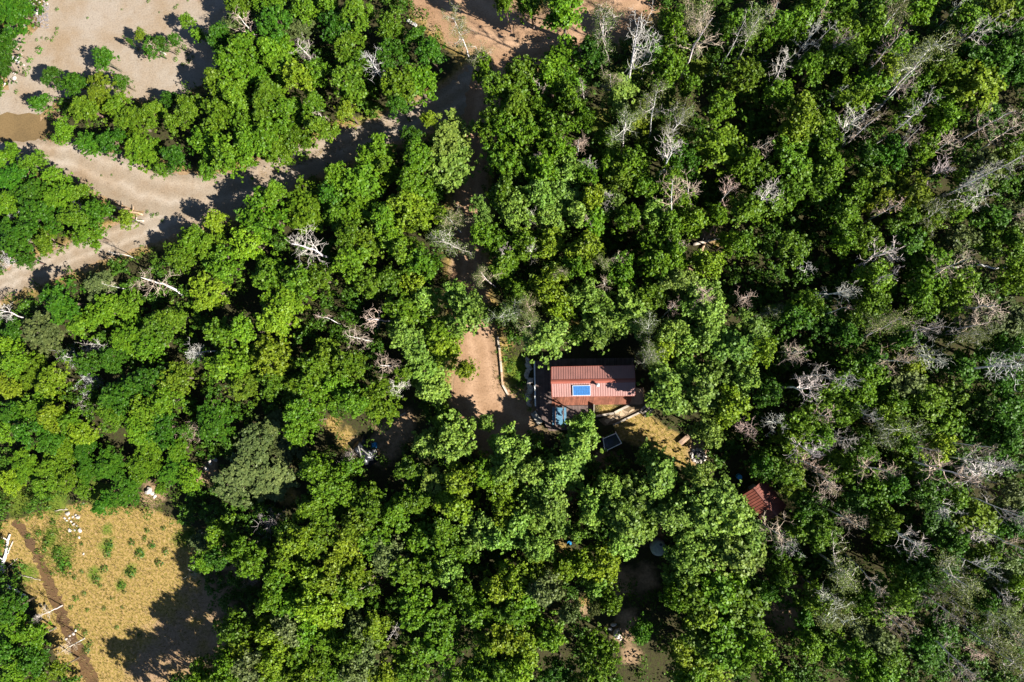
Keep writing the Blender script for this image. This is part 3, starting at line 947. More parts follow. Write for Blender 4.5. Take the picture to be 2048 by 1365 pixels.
def bare_tree(top, base=None, rpx=30, h=None, kind='D', col=None):
    zb = 2.5
    if base is not None:
        B = P(base[0], base[1], zb)
        best = None
        for k in range(60):
            hh = 6 + k * 0.2
            T = P(top[0], top[1], hh)
            e = math.hypot(T.x - B.x, T.y - B.y)
            if best is None or e < best[0]: best = (e, hh)
        h = max(best[1], 7.0)
        T = P(top[0], top[1], h)
        lean = Vector((T.x - B.x, T.y - B.y, h - zb))
        mx = math.tan(R(16)) * lean.z
        ln = math.hypot(lean.x, lean.y)
        if ln > mx: lean.x *= mx / ln; lean.y *= mx / ln
        loc = Vector((T.x - lean.x / lean.z * h, T.y - lean.y / lean.z * h, 0))
    else:
        h = h or 10.0
        T = P(top[0], top[1], h * 0.85)
        loc = Vector((T.x, T.y, 0))
        lean = Vector((random.gauss(0, 0.04), random.gauss(0, 0.04), 1))
    r = rpx / FPX * (CAM_H - h * 0.8)
    tan = random.random() < 0.45
    if col is None:
        col = (0.41, 0.33, 0.26) if tan else (0.44, 0.415, 0.375)
    name = "sparse_aspen" if kind == 'S' else "dead_tree"
    o = empty(name, loc)
    o.rotation_mode = 'QUATERNION'
    o.rotation_quaternion = Vector((0, 0, 1)).rotation_difference(lean.normalized()) @ Quaternion((0, 0, 1), random.uniform(0, 6.28))
    s = min(max(r / 2.15, 0.5), 1.7)
    o.scale = (s, s, h / 12.0)
    protos = {'D': DEAD, 'S': SPARSE, 'T': SLIM}[kind]
    tr, br, fo = random.choice(protos)
    link_part("trunk", tr, o, jitter((0.58, 0.56, 0.55), 0.08))
    link_part("branches", br, o, jitter(col, 0.08))
    if fo is not None: link_part("foliage", fo, o, jitter((0.105, 0.138, 0.034), 0.12))
    cx, cy = top
    leans = " slanting" if base is not None and (top[0] - base[0]) ** 2 + (top[1] - base[1]) ** 2 > 70 ** 2 else ""
    if kind == 'S': book(o, f"sparse grey leafed{leans} aspen", f"sparse{leans} aspens", cx, cy, "aspen", "thin crowned aspens")
    elif kind == 'T': book(o, f"thin bare{leans} dead trunk", f"thin{leans} dead trunks", cx, cy, "dead tree", "bare dead trees")
    else:
        cn = "tan twigged" if tan else "grey twigged"
        book(o, f"{cn} bare{leans} dead tree", f"{cn}{leans} dead trees", cx, cy, "dead tree", "bare dead trees")
    return o


def brush(px, py, rpx, col=(0.5, 0.5, 0.5), word="grey"):
    c = P(px, py, 1.6)
    o = empty("dead_shrub", (c.x, c.y, 0), random.uniform(0, 6.28))
    s = rpx / FPX * CAM_H / 2.0
    o.scale = (s, s, max(0.7, s))
    link_part("branches", random.choice(BRUSH), o, jitter(col, 0.08))
    book(o, f"{word} dead brushy shrub", f"{word} dead brushy shrubs", px, py, "dead shrub", "dead shrubs")


# ------------------------------------------------------------------ the wood: crowns read off the photograph (x y radius tone, in the enlarged regions)
LIVE_AT = {
    0: """65 45 75 d, 10 90 50 d, 15 180 50 d, 20 260 48 d, 555 140 34 y, 640 172 40 d, 600 190 36 d, 515 166 15 d, 735 85 40 m, 780 135 44 m, 690 160 32 d,
        405 235 70 d, 480 325 48 d, 215 310 66 d, 300 330 46 d, 165 405 46 d, 400 360 62 y, 345 430 58 m, 255 520 42 m, 355 565 58 d, 440 560 66 d, 525 480 58 m,
        465 420 46 m, 560 600 70 m, 600 450 48 m, 670 390 58 d, 745 435 52 m, 695 490 44 m, 690 620 58 d, 635 665 44 m, 815 665 66 m, 800 350 44 m, 870 330 64 m,
        905 260 58 m, 960 195 58 m, 870 150 46 d, 860 450 58 m, 830 545 58 m, 930 385 62 m, 995 310 66 m, 1080 200 64 m, 1110 275 66 m, 1180 310 54 y, 1252 290 42 m,
        980 480 66 m, 1060 400 66 m, 920 610 64 m, 1000 575 58 m, 1060 520 60 m, 1130 450 60 m, 1170 530 56 m, 1100 595 50 m, 1262 500 54 m, 1240 420 44 m, 1190 100 56 o,
        1080 100 56 d, 1200 35 56 m, 1060 20 56 m, 930 85 40 o, 945 15 46 m, 1315 100 50 d, 1330 200 44 m, 1320 385 52 m, 1300 15 40 m, 890 530 44 m,
        20 620 50 m, 140 640 62 m, 60 700 58 d, 210 690 46 m, 120 765 66 d, 250 770 62 m, 330 765 44 m, 385 835 52 d, 30 800 56 m, 180 850 62 d, 300 870 56 m, 440 855 46 m,
        500 865 36 y, 60 880 56 d, 1040 850 72 m, 1090 765 42 m, 1210 810 82 y, 1310 770 46 d, 1325 690 36 m, 1325 850 46 m, 850 872 40 y""",
    1: """60 60 56 m, 20 100 46 m, 30 200 56 m, 150 60 54 m, 195 105 56 m, 225 165 58 d, 190 225 54 d, 295 160 64 d, 350 215 46 d, 30 340 64 m, 225 345 58 m, 300 330 62 m,
        225 420 64 d, 340 320 40 y, 60 270 52 m, 20 440 46 y, 640 18 48 m, 740 25 56 m, 870 40 70 m, 870 245 62 m, 710 300 56 m, 645 370 60 m, 820 310 52 m, 900 335 56 m,
        905 400 50 m, 582 500 42 m, 700 430 56 m, 655 490 54 m, 790 450 56 m, 722 520 56 m, 830 540 56 m, 800 592 54 m, 632 622 52 m, 700 640 56 m, 880 690 64 g, 800 670 54 m,
        870 600 46 m, 345 470 40 y, 435 540 66 g, 430 640 70 g, 280 540 60 d, 300 620 60 m, 140 600 54 m, 172 672 46 m, 80 715 74 m, 55 800 74 m, 30 870 56 m, 272 720 56 m,
        335 765 56 m, 262 820 64 y, 342 842 56 y, 180 862 56 m, 552 832 58 g, 642 780 56 m, 692 832 56 g, 792 770 56 g, 872 770 64 g, 830 850 56 g, 922 840 54 g, 992 780 46 y,
        1000 862 54 m, 970 690 46 m, 1052 650 54 m, 1140 650 54 m, 1102 702 54 m, 1190 732 52 m, 1062 790 50 g, 1130 872 46 m, 1050 555 46 m, 1092 372 56 g, 1000 200 54 d,
        960 232 46 d, 960 412 44 m, 945 472 44 m, 1232 222 54 g, 1300 200 54 m, 1282 272 50 m, 1312 332 46 g, 1300 100 44 m, 1160 480 46 y, 1332 640 46 d, 1292 600 44 m,
        1290 700 46 m, 1330 800 50 m, 1232 850 46 g, 1300 872 46 m, 560 285 34 m""",
    2: """30 340 56 m, 150 430 52 m, 140 580 74 m, 205 530 46 m, 252 290 46 m, 215 105 52 m, 292 130 50 m, 372 100 46 m, 372 382 50 m, 440 90 54 m, 500 272 52 m, 622 222 60 m,
        620 132 46 m, 620 40 54 m, 520 40 50 m, 750 110 54 m, 700 162 50 m, 790 282 54 y, 740 342 62 m, 660 392 54 m, 850 182 44 m, 922 50 52 m, 1000 262 46 m, 932 332 46 m,
        1130 80 54 m, 1230 50 54 y, 1302 90 46 m, 1200 152 52 d, 1302 162 46 d, 1120 242 52 d, 1230 242 52 d, 1312 262 46 d, 1142 342 70 y, 1062 302 46 m, 1042 402 50 m,
        1182 432 42 d, 1012 472 44 m, 880 442 44 m, 480 462 56 y, 442 522 54 y, 540 500 52 m, 562 572 54 m, 422 622 54 m, 472 702 64 m, 582 662 54 m, 542 742 54 m, 402 762 44 m,
        352 812 54 m, 252 832 62 m, 300 702 52 m, 242 642 46 m, 762 702 54 m, 692 762 46 m, 642 852 52 m, 770 800 44 y, 820 600 46 d, 722 622 46 d, 902 762 60 y, 962 852 46 m,
        1082 822 50 m, 1190 662 54 o, 1132 742 46 m, 1312 562 54 m, 1202 862 54 d, 1312 862 46 o, 862 862 46 m, 40 872 46 y, 130 852 54 m, 860 290 40 m, 940 600 46 m, 1260 640 40 m""",
    3: """70 40 74 d, 180 60 74 m, 100 130 56 d, 262 42 64 m, 342 30 50 m, 20 80 56 m, 60 150 46 m, 250 212 62 d, 240 292 72 d, 390 232 54 o, 172 420 74 o, 120 390 42 m,
        60 402 46 d, 20 472 46 m, 330 372 56 m, 420 322 56 m, 510 312 50 m, 462 362 42 m, 702 112 54 m, 830 92 64 m, 762 52 54 m, 890 152 54 m, 830 252 60 y, 692 292 54 m,
        702 352 54 m, 622 392 54 m, 520 432 64 m, 592 462 54 m, 422 472 46 m, 442 522 50 d, 350 532 42 d, 982 62 54 y, 930 82 54 m, 1062 182 64 m, 1010 112 46 m, 1002 222 46 m,
        1182 202 62 m, 1262 202 46 m, 1132 292 72 y, 1202 252 54 y, 1082 372 60 y, 872 422 54 m, 962 402 50 m, 902 532 72 m, 992 502 54 m, 1062 502 62 y, 962 602 66 m, 882 592 54 m,
        1072 612 46 m, 842 752 70 d, 1172 632 54 m, 1232 562 54 m, 1292 502 54 m, 1252 662 54 m, 1182 722 46 m, 1292 702 50 m, 1322 622 46 m, 1172 792 54 m, 1232 762 46 m,
        1072 802 62 o, 1002 852 56 o, 1132 862 54 o, 702 592 54 m, 622 602 54 d, 532 632 62 d, 462 662 62 d, 652 682 54 m, 582 722 54 m, 442 732 54 m, 552 792 54 m, 642 792 54 d,
        592 852 54 m, 702 872 46 m, 60 542 54 m, 130 562 54 m, 202 602 54 y, 52 622 54 y, 122 652 54 m, 222 652 42 m, 62 722 50 d, 152 702 54 m, 212 742 54 y, 112 802 54 d,
        62 832 54 m, 202 832 54 d, 282 762 46 m, 322 802 46 y, 332 872 54 d, 262 872 46 m, 400 732 44 m, 20 560 46 m, 20 800 46 m, 10 700 44 m, 1330 130 46 m""",
    4: """40 130 62 m, 110 60 54 m, 202 42 54 m, 252 102 54 m, 40 42 54 m, 130 110 44 m, 110 222 46 m, 202 212 54 m, 322 142 54 m, 290 222 44 y, 332 292 54 g, 292 312 50 m,
        452 262 68 g, 492 332 62 g, 402 332 60 g, 402 402 62 y, 470 402 50 y, 242 342 62 m, 252 422 54 g, 302 472 54 g, 342 562 62 g, 402 482 54 y, 488 560 58 y, 442 602 52 y,
        362 642 54 g, 302 532 50 m, 30 542 54 m, 152 692 62 m, 62 682 54 m, 102 742 46 m, 252 582 42 m, 405 755 42 m, 452 822 62 g, 352 852 54 g, 572 770 27 g, 662 862 60 g,
        505 862 46 g, 930 850 86 g, 872 880 54 g, 955 755 30 g, 1222 905 66 g, 1292 645 86 g, 1258 605 50 g, 1328 722 56 g, 652 152 54 m, 562 32 44 m, 622 62 44 m, 722 62 54 m,
        822 62 54 y, 832 242 62 y, 870 322 50 y, 800 442 72 g, 868 412 54 g, 752 402 44 g, 962 262 46 g, 1012 322 62 g, 1002 412 58 g, 1132 332 72 g, 1132 252 54 g, 1090 388 52 g,
        1182 152 54 m, 1252 152 62 m, 1252 62 54 m, 1322 102 46 m, 1255 490 54 y, 1102 172 44 m, 932 152 46 m, 962 82 54 y, 1230 260 56 m, 1310 220 54 g, 1300 420 50 g, 690 260 40 m""",
    5: """170 52 54 y, 232 62 46 m, 102 142 54 y, 62 252 62 g, 252 352 54 g, 30 332 54 g, 102 332 54 g, 252 402 62 g, 192 482 72 g, 302 482 50 y, 152 562 62 g, 232 602 54 g,
        62 642 72 g, 182 702 62 y, 92 802 72 g, 422 92 54 m, 472 62 46 m, 442 352 54 d, 492 302 46 m, 562 382 54 d, 642 422 46 d, 732 62 46 m, 642 42 46 m, 882 62 54 d, 982 132 54 m,
        1002 202 54 m, 922 242 50 m, 752 202 54 m, 742 292 54 m, 682 352 46 m, 952 302 54 m, 1072 252 54 m, 1102 62 54 o, 1202 62 54 m, 1302 62 46 m, 1302 192 46 m, 1182 382 54 o,
        1292 362 54 o, 1202 502 54 d, 1102 562 54 d, 1062 682 62 m, 962 692 62 m, 1182 702 54 d, 1282 722 54 d, 1242 822 54 d, 1032 772 54 m, 882 622 54 o, 902 522 46 y, 762 602 54 m,
        702 652 54 m, 622 642 54 m, 562 702 54 m, 642 722 54 m, 792 762 54 y, 452 792 54 m, 542 832 54 m, 432 872 54 m, 582 882 50 m, 702 872 54 m, 332 662 50 d, 662 542 46 m,
        1002 862 46 y, 742 522 46 d, 850 450 44 d, 1280 480 44 d, 1270 600 46 d, 120 240 44 y, 20 440 50 g, 100 430 54 g, 20 560 44 g, 130 640 54 g, 840 700 46 m, 1120 800 46 d, 880 840 46 m""",
    6: """100 40 62 m, 40 110 44 y, 202 62 54 m, 172 122 44 m, 262 92 46 m, 342 62 46 d, 432 42 54 d, 402 192 70 d, 492 132 54 d, 562 52 54 m, 640 130 44 m, 692 52 54 d, 742 92 44 m,
        962 92 80 o, 1082 102 70 o, 1002 162 54 o, 892 142 54 o, 872 312 54 m, 802 412 50 m, 862 402 42 d, 792 342 34 o, 1002 422 52 m, 952 372 36 m, 1242 62 54 m, 1302 112 54 m,
        1232 202 54 m, 1292 242 54 m, 1182 332 54 y, 1122 422 58 m, 1252 332 54 m, 1312 322 46 m, 1332 422 46 y, 1102 502 50 m, 1212 502 62 y, 1292 502 54 y, 1162 592 62 m, 1062 572 36 m,
        1242 602 62 y, 922 682 58 m, 982 742 54 y, 902 792 46 m, 1062 702 62 y, 1132 682 54 o, 1222 692 54 m, 1312 622 54 y, 1302 722 54 m, 1002 832 62 o, 1092 802 62 y, 1182 792 62 m,
        1272 802 54 m, 1332 842 46 m, 802 872 50 m, 882 882 46 m, 1092 882 54 m, 1202 882 54 y, 40 602 50 d, 62 682 54 m, 132 722 50 m, 30 782 54 d, 132 802 46 d, 62 862 54 m,
        160 882 44 m, 230 842 30 y, 330 140 30 m""",
    7: """40 42 54 m, 30 152 50 m, 110 192 62 m, 62 272 54 y, 30 342 54 y, 272 62 50 m, 342 112 62 g, 302 172 54 m, 222 232 54 m, 432 62 54 g, 402 132 62 g, 472 92 54 y, 452 202 62 y,
        562 72 54 m, 612 152 54 y, 662 42 62 g, 662 132 54 y, 642 232 54 y, 742 62 46 g, 802 122 60 g, 830 192 56 g, 872 62 62 g, 932 82 58 g, 770 232 60 g, 850 270 52 g, 702 282 62 g,
        622 312 54 g, 542 302 58 g, 472 372 54 m, 402 302 54 m, 322 332 62 m, 262 302 54 m, 192 402 62 o, 132 342 54 m, 252 452 54 m, 352 442 54 m, 422 452 54 g, 762 362 54 g,
        812 380 36 g, 930 310 44 g, 982 232 46 g, 1002 182 46 g, 962 420 42 y, 882 442 50 y, 1032 422 52 y, 1102 342 52 g, 1142 262 72 g, 1082 302 54 g, 1192 172 72 g, 1262 92 72 g,
        1132 122 62 g, 1082 202 54 g, 1052 112 42 g, 1290 230 56 g, 1322 142 54 g, 762 452 54 m, 682 482 54 y, 622 522 54 y, 722 542 62 m, 802 532 54 o, 702 612 62 m, 622 622 54 m,
        542 612 54 m, 772 622 54 m, 895 612 46 o, 882 692 46 o, 1012 522 54 g, 1062 572 50 m, 992 602 36 o, 1112 592 44 m, 662 722 62 y, 582 762 54 m, 742 752 54 y, 702 832 54 y,
        632 842 54 m, 562 852 54 m, 822 702 54 m, 950 832 54 d, 1052 782 50 m, 1005 742 42 m, 982 872 54 m, 392 662 62 m, 372 752 62 m, 422 622 46 m, 292 592 54 m, 130 702 54 y,
        62 682 50 o, 182 682 44 m, 90 782 54 o, 30 762 46 m, 252 802 54 m, 282 862 54 m, 182 862 54 y, 62 852 54 o, 62 472 54 y, 30 542 54 m, 112 522 36 m, 472 882 54 m, 1332 470 50 g,
        1318 560 40 m, 1330 762 50 y, 1322 852 54 m, 480 540 40 m, 850 860 46 d, 1180 700 36 d""",
    8: """60 80 82 g, 150 62 60 g, 150 162 70 g, 62 222 80 g, 180 252 72 g, 100 322 80 g, 222 382 70 g, 30 402 62 g, 262 302 52 g, 50 542 62 m, 150 522 72 m, 242 602 72 m, 302 652 52 m,
        82 622 62 y, 170 702 72 m, 282 742 52 m, 62 722 62 m, 100 822 72 y, 222 802 44 m, 20 852 54 m, 380 62 54 m, 432 112 52 y, 312 40 44 d, 392 472 40 m, 472 292 54 m, 542 302 54 m,
        500 212 44 d, 602 42 52 m, 662 62 44 m, 702 172 62 d, 762 122 52 m, 832 122 52 d, 782 262 52 m, 862 62 42 m, 642 202 42 m, 962 132 52 d, 1062 162 52 m, 1002 262 60 d, 1052 352 52 d,
        1150 242 68 y, 1182 192 48 m, 1292 162 44 o, 1302 262 52 d, 1172 402 44 m, 1262 442 44 o, 922 482 60 d, 1002 462 52 d, 842 542 60 m, 782 592 52 m, 872 602 48 m, 742 502 42 d,
        692 562 42 m, 562 702 52 m, 502 742 48 m, 702 702 52 o, 762 722 52 o, 582 772 42 m, 672 762 42 m, 802 792 52 m, 782 862 52 m, 962 782 52 d, 932 722 42 d, 1002 682 52 d,
        522 572 42 m, 482 640 36 d, 1042 642 42 m, 1242 562 52 o, 1292 522 42 m, 1292 692 52 o, 362 872 48 m, 702 872 42 m, 330 540 36 d, 640 560 40 m, 1180 560 44 d, 900 400 46 d""",
}
CROWNS = []
PRUNE = 1.15
for reg, txt in LIVE_AT.items():
    for it in txt.split(','):
        x, y, r, t = it.split()
        px, py = Z(reg, float(x), float(y))
        CROWNS.append((float(r) * SC, px, py, t))
CROWNS.sort(reverse=True)
KEEP = []
for c in CROWNS:            # two readings of one crown become one
    if all(math.hypot(c[1] - k[1], c[2] - k[2]) > PRUNE * k[0] for k in KEEP) or c[0] < 20:
        KEEP.append(c)
for r_, px, py, t in KEEP:
    live_tree(px, py, r_, t)
# young growth filling the wood between the crowns
taken = [(px, py, r_ * 1.3) for r_, px, py, t in KEEP]
NOFILL = NO_GROW + [clear_poly, grass_poly, soil_poly, polyP([(1048, 700), (1300, 700), (1305, 860), (1230, 900), (1095, 880), (1040, 820)]), polyP([(700, 840), (830, 800), (850, 900), (740, 950)]), polyP([(880, 100), (1010, 100), (980, 640), (900, 640)])]
GAPS = [(470, 620, 30), (325, 720, 25), (480, 615, 30), (230, 880, 25), (790, 590, 30), (1040, 590, 22), (1300, 1130, 40), (1330, 1180, 40), (1320, 1260, 40), (1300, 1340, 50), (1590, 190, 22), (1610, 240, 26), (1700, 330, 30), (1660, 380, 25),
        (880, 1230, 30), (1720, 1090, 30), (1810, 1300, 30), (1580, 1270, 30), (1510, 1210, 20), (1490, 950, 20), (1530, 1000, 30), (660, 960, 30), (740, 960, 30), (1780, 770, 16), (2000, 190, 20)]
cand = [(x + random.uniform(-9, 9), y + random.uniform(-9, 9)) for x in range(-30, 2090, 22) for y in range(-30, 1400, 22)]
random.shuffle(cand)
gpts = [P(x, y) for x, y in cand]
gx, gy = np.array([g.x for g in gpts]), np.array([g.y for g in gpts])
bad = np.zeros(len(cand), bool)
for pl in NOFILL: bad |= dist_poly(pl, gx, gy) < 1.0
TK = np.array(taken)
fc, fr_, fv = [], [], []
rgf = np.random.default_rng(21)
for (px, py), nope in zip(cand, bad):
    if nope: continue
    rr = random.uniform(19, 28)
    if (np.hypot(TK[:, 0] - px, TK[:, 1] - py) < 0.72 * (TK[:, 2] + rr)).any(): continue
    if any(math.hypot(px - a_, py - b_) < c_ + rr for a_, b_, c_ in CLEAR + GAPS): continue
    TK = np.vstack([TK, (px, py, rr)])
    h_ = random.uniform(2.6, 4.2)
    c = P(px, py, h_ * 0.7)
    R_ = rr / FPX * CAM_H
    for q in range(34):
        dd = rgf.normal(size=3); dd[2] = abs(dd[2]); dd /= np.linalg.norm(dd)
        k_ = rgf.uniform(0.5, 1.1)
        fc.append((c.x + dd[0] * R_ * k_, c.y + dd[1] * R_ * k_, 0.5 + (h_ - 0.8) * dd[2] * k_))
        fr_.append(rgf.uniform(0.2, 0.42))
p, nn, ss, aa = clump_leaves(fc, fr_, 9, 0.16, 0.31, rgf)
p[:, 2] = np.maximum(p[:, 2], 0.05)
yg = bpy.data.objects.new("young_growth", quads_mesh("young_growth", leaf_quads(p, nn, ss, 0.8, rgf), 'leaf', aa))
C.objects.link(yg); yg.color = (0.042, 0.098, 0.006, 1)
tag(yg, "dense green saplings and bushes filling the gaps between the trees", "young growth", kind='stuff')
print("YOUNG", len(p))
# trees just below the frame: their shadows reach into the clearing
for x, y in ((430, 1425), (385, 1440), (480, 1430), (330, 1465), (540, 1425)):
    o = live_tree(x, y, 30, 'm', 11.0)
    BOOK[-1] = (o, "mid green leafy tree", "mid green trees", x, y, "just beyond the picture's bottom edge below the clearing")
print("CROWNS", len(CROWNS), "KEPT", len(KEEP), TREE_N)

# bare and sparse trees: kind  top x y  radius  [base x y | height]
BARE_AT = {
    0: "D 950 95 60 h7, D 1185 190 50 h6, T 1240 440 34 h6, D 585 165 22 h4",
    1: """D 100 230 62 b165 330, S 452 100 52 h9, S 545 205 54 h8, D 780 350 46 h8, D 950 350 32 h8, S 1028 70 70 b1020 185, D 1170 80 88 b1128 350, D 1235 140 52 b1190 280, S 1072 310 46 h9,
        S 1118 450 62 b1100 600, S 1238 350 56 b1215 530, S 1345 440 60 b1285 560, D 1285 620 72 h13, D 920 565 48 h8, D 880 520 30 h8, D 770 630 34 h8, D 992 640 44 h8, D 1062 775 46 h9,
        D 1150 830 42 h8, D 615 745 30 h7, D 725 870 34 h8, D 1312 715 58 b1300 870, S 420 865 52 h8, D 970 870 34 h8, S 800 20 30 b830 65""",
    2: """D 105 75 86 b10 270, S 305 60 54 b225 220, S 40 30 60 b20 130, S 95 30 50 b60 150, T 255 80 30 b155 265, D 375 20 40 b325 160, D 405 215 54 b345 345, D 535 105 48 b440 230, T 625 90 34 b490 210,
        D 675 135 36 b520 245, D 875 115 54 b690 310, D 568 20 42 b490 115, S 990 160 84 b800 395, D 930 265 58 b770 430, D 740 450 60 b615 535, D 1000 375 56 b790 540, D 1255 55 58 b1055 190,
        T 905 5 32 b830 100, T 1095 5 32 b1020 100, T 1335 55 34 b1190 180, D 1045 570 60 b900 650, D 1048 662 48 b940 710, D 1310 425 66 b1090 550, D 1305 505 58 b1190 580, D 1335 605 46 b980 795,
        D 1255 762 66 b1050 805, D 1345 835 50 b1250 870, D 325 555 40 b225 630, D 60 720 60 h11, D 180 745 48 h11, D 335 755 62 h12, D 825 810 48 h11, S 1010 850 46 h9, T 635 335 32 b540 415,
        D 950 520 34 h12, D 740 470 46 h12, S 850 30 50 h13, D 1180 680 40 h12""",
    3: """D 550 195 82 b675 250, T 440 100 26 h5, D 15 320 56 b95 360, D 1140 55 76 b1290 120, T 270 500 36 h5, T 370 470 40 h5, D 745 478 54 h7, T 1280 370 30 h6, T 410 235 30 h6""",
    4: """S 410 40 64 h9, S 545 172 38 b600 230, S 655 330 62 h10, S 725 385 60 h10, S 700 310 50 h11, D 120 350 60 h8, D 45 440 50 h8, D 165 548 56 h8, D 215 625 50 h8, D 625 90 30 h7, D 745 85 40 h8, D 955 75 38 h8, D 1120 78 48 h9,
        S 1040 140 44 h9, D 1050 220 42 h8, S 855 170 40 h8, S 1222 420 44 h11, S 1205 530 46 h11, S 1225 480 40 h10, D 1290 330 38 h9, D 1325 60 38 h9""",
    5: """D 130 230 54 h11, D 275 268 50 h11, S 362 330 32 h6, T 490 115 34 b560 225, D 630 240 58 h12, T 678 322 34 b540 350, D 820 110 66 h12, T 858 182 32 b690 235, S 855 355 64 b690 450, D 1080 170 56 h13,
        D 1000 390 56 h13, D 1225 280 76 b1080 310, D 1225 385 50 b1060 410, D 490 475 58 h12, D 460 640 72 h13, D 560 588 52 h13, D 672 590 48 h13, D 840 520 56 h12, D 1045 550 66 b860 480, D 1315 560 76 h15,
        D 280 800 44 h9, D 370 755 52 h10, D 480 850 64 h11, D 652 828 46 b560 805, S 898 792 62 b740 830, D 760 718 38 h12, D 992 880 46 h12, D 570 760 44 h11, D 1150 870 44 h13, S 1190 400 44 h11, D 440 480 34 h9""",
    6: "D 160 630 28 h4, D 250 765 30 h4",
    7: "T 212 690 26 h6, T 100 520 26 h6, D 440 870 26 h6, T 400 5 24 h6",
    8: """D 450 10 54 h10, D 612 130 66 b520 70, D 760 85 60 h13, D 1150 80 76 b870 15, D 1200 95 80 b1080 50, D 1290 40 56 b1000 0, D 350 330 66 h10, D 660 270 54 h12, D 910 320 66 h13, D 1080 232 56 b930 160,
        D 1145 345 64 b1070 300, D 1310 350 56 h14, D 1290 215 54 h14, S 660 480 72 b555 400, D 760 470 34 h11, D 1290 570 66 b1170 480, D 1240 480 46 h14, S 1110 500 70 h13, D 1030 590 52 h12, S 622 640 64 h11,
        D 830 640 46 h11, D 850 700 44 h11, D 1335 735 52 b1210 640, D 1130 840 70 h14, S 1290 810 72 h14, D 1218 805 46 b1110 755, D 575 590 38 h10, D 430 365 46 h10, S 1075 555 50 h12, S 1310 660 50 h13""",
}
for reg, txt in BARE_AT.items():
    for it in txt.split(','):
        f = it.split()
        top = Z(reg, float(f[1]), float(f[2]))
        rp = float(f[3]) * SC
        if f[4][0] == 'h': bare_tree(top, None, rp, float(f[4][1:]), f[0])
        else: bare_tree(top, Z(reg, float(f[4][1:]), float(f[5])), rp, None, f[0])
for reg, x, y, r, col, w in [(3, 745, 805, 48, (0.42, 0.33, 0.28), "brown"), (3, 350, 610, 50, (0.5, 0.52, 0.52), "silvery"), (3, 270, 505, 40, (0.5, 0.52, 0.52), "silvery"), (3, 370, 480, 40, (0.52, 0.52, 0.5), "silvery"),
                             (3, 330, 700, 36, (0.42, 0.42, 0.36), "grey"), (6, 1060, 260, 50, (0.36, 0.32, 0.33), "purplish"), (6, 770, 452, 30, (0.42, 0.4, 0.38), "grey"), (6, 985, 480, 34, (0.42, 0.4, 0.38), "grey"),
                             (0, 300, 835, 44, (0.5, 0.49, 0.46), "grey"), (0, 45, 830, 30, (0.5, 0.5, 0.5), "grey"), (3, 20, 130, 34, (0.46, 0.46, 0.46), "grey"), (7, 20, 10, 26, (0.4, 0.38, 0.36), "grey"), (6, 800, 330, 26, (0.48, 0.48, 0.44), "grey")]:
    px, py = Z(reg, x, y)
    brush(px, py, r * SC, col, w)


# ------------------------------------------------------------------ the cabin
cab = empty("cabin", tuple(P(1186, 763, 3.0).xy) + (0,), R(1.25))
tag(cab, "long red metal roofed cabin with solar panel in the middle of the wood", "cabin")
CL, CW = 9.2, 3.36              # roof length and plan width
EAVE, RIDGE = 3.0, 3.62
DZ = 0.45                       # deck height
RIDGE_Y = -0.02
# walls as upright boards
WL, WW = CL - 0.5, CW - 0.5


def wall_boards(x0, y0, x1, y1, top0, name="wall"):
    w = mesh_obj(name, [], [], None, cab)
    bpy.data.objects.remove(w)


wall = prism("wall", [(-WL / 2, -WW / 2), (WL / 2, -WW / 2), (WL / 2, WW / 2), (-WL / 2, WW / 2)], 0.0, EAVE - 0.02, 'siding', cab)
nb = 30
bw = WL / nb
bmesh_board = None
for side in (-1, 1):
    for i in range(nb):
        b = box("board", (-WL / 2 + (i + 0.5) * bw, side * (WW / 2 + 0.012), 1.6), (bw - 0.02, 0.024, 2.3), 'siding', cab)
        b.parent = wall
for side in (-1, 1):
    n2 = 10
    for i in range(n2):
        b = box("board", (side * (WL / 2 + 0.012), -WW / 2 + (i + 0.5) * WW / n2, 1.6), (0.024, WW / n2 - 0.02, 2.3), 'siding', cab)
        b.parent = wall
    V = [(side * WL / 2, -WW / 2, EAVE - 0.02), (side * WL / 2, WW / 2, EAVE - 0.02), (side * WL / 2, 0, RIDGE - 0.1),
         (side * (WL / 2 - 0.1), -WW / 2, EAVE - 0.02), (side * (WL / 2 - 0.1), WW / 2, EAVE - 0.02), (side * (WL / 2 - 0.1), 0, RIDGE - 0.1)]
    mesh_obj("gable", V, [(0, 1, 2), (5, 4, 3), (0, 3, 4, 1), (1, 4, 5, 2), (2, 5, 3, 0)], 'siding', cab)
door = box("door", (-WL / 2 - 0.045, 0.2, DZ + 1.0), (0.05, 0.85, 2.0), 'trim_red', cab)
h = box("handle", (-WL / 2 - 0.085, -0.12, DZ + 1.0), (0.04, 0.12, 0.03), 'steel_dark', cab)
h.parent = door
for wx, wy, rz in ((-2.6, -1, 0), (0.2, -1, 0), (2.8, -1, 0), (-2.2, 1, 0), (2.2, 1, 0)):
    wdw = box("window", (wx, wy * (WW / 2 + 0.045), 1.85), (1.1, 0.05, 0.95), 'white_paint', cab)
    pn = box("pane", (wx, wy * (WW / 2 + 0.075), 1.85), (0.95, 0.012, 0.8), 'glass', cab)
    pn.parent = wdw
# roof: ribbed sheets, one by one
roof = prism("roof", [(-CL / 2 + 0.05, -CW / 2 + 0.05), (CL / 2 - 0.05, -CW / 2 + 0.05), (CL / 2 - 0.05, CW / 2 - 0.05), (-CL / 2 + 0.05, CW / 2 - 0.05)], EAVE - 0.015, EAVE + 0.02, 'trim_red', cab)


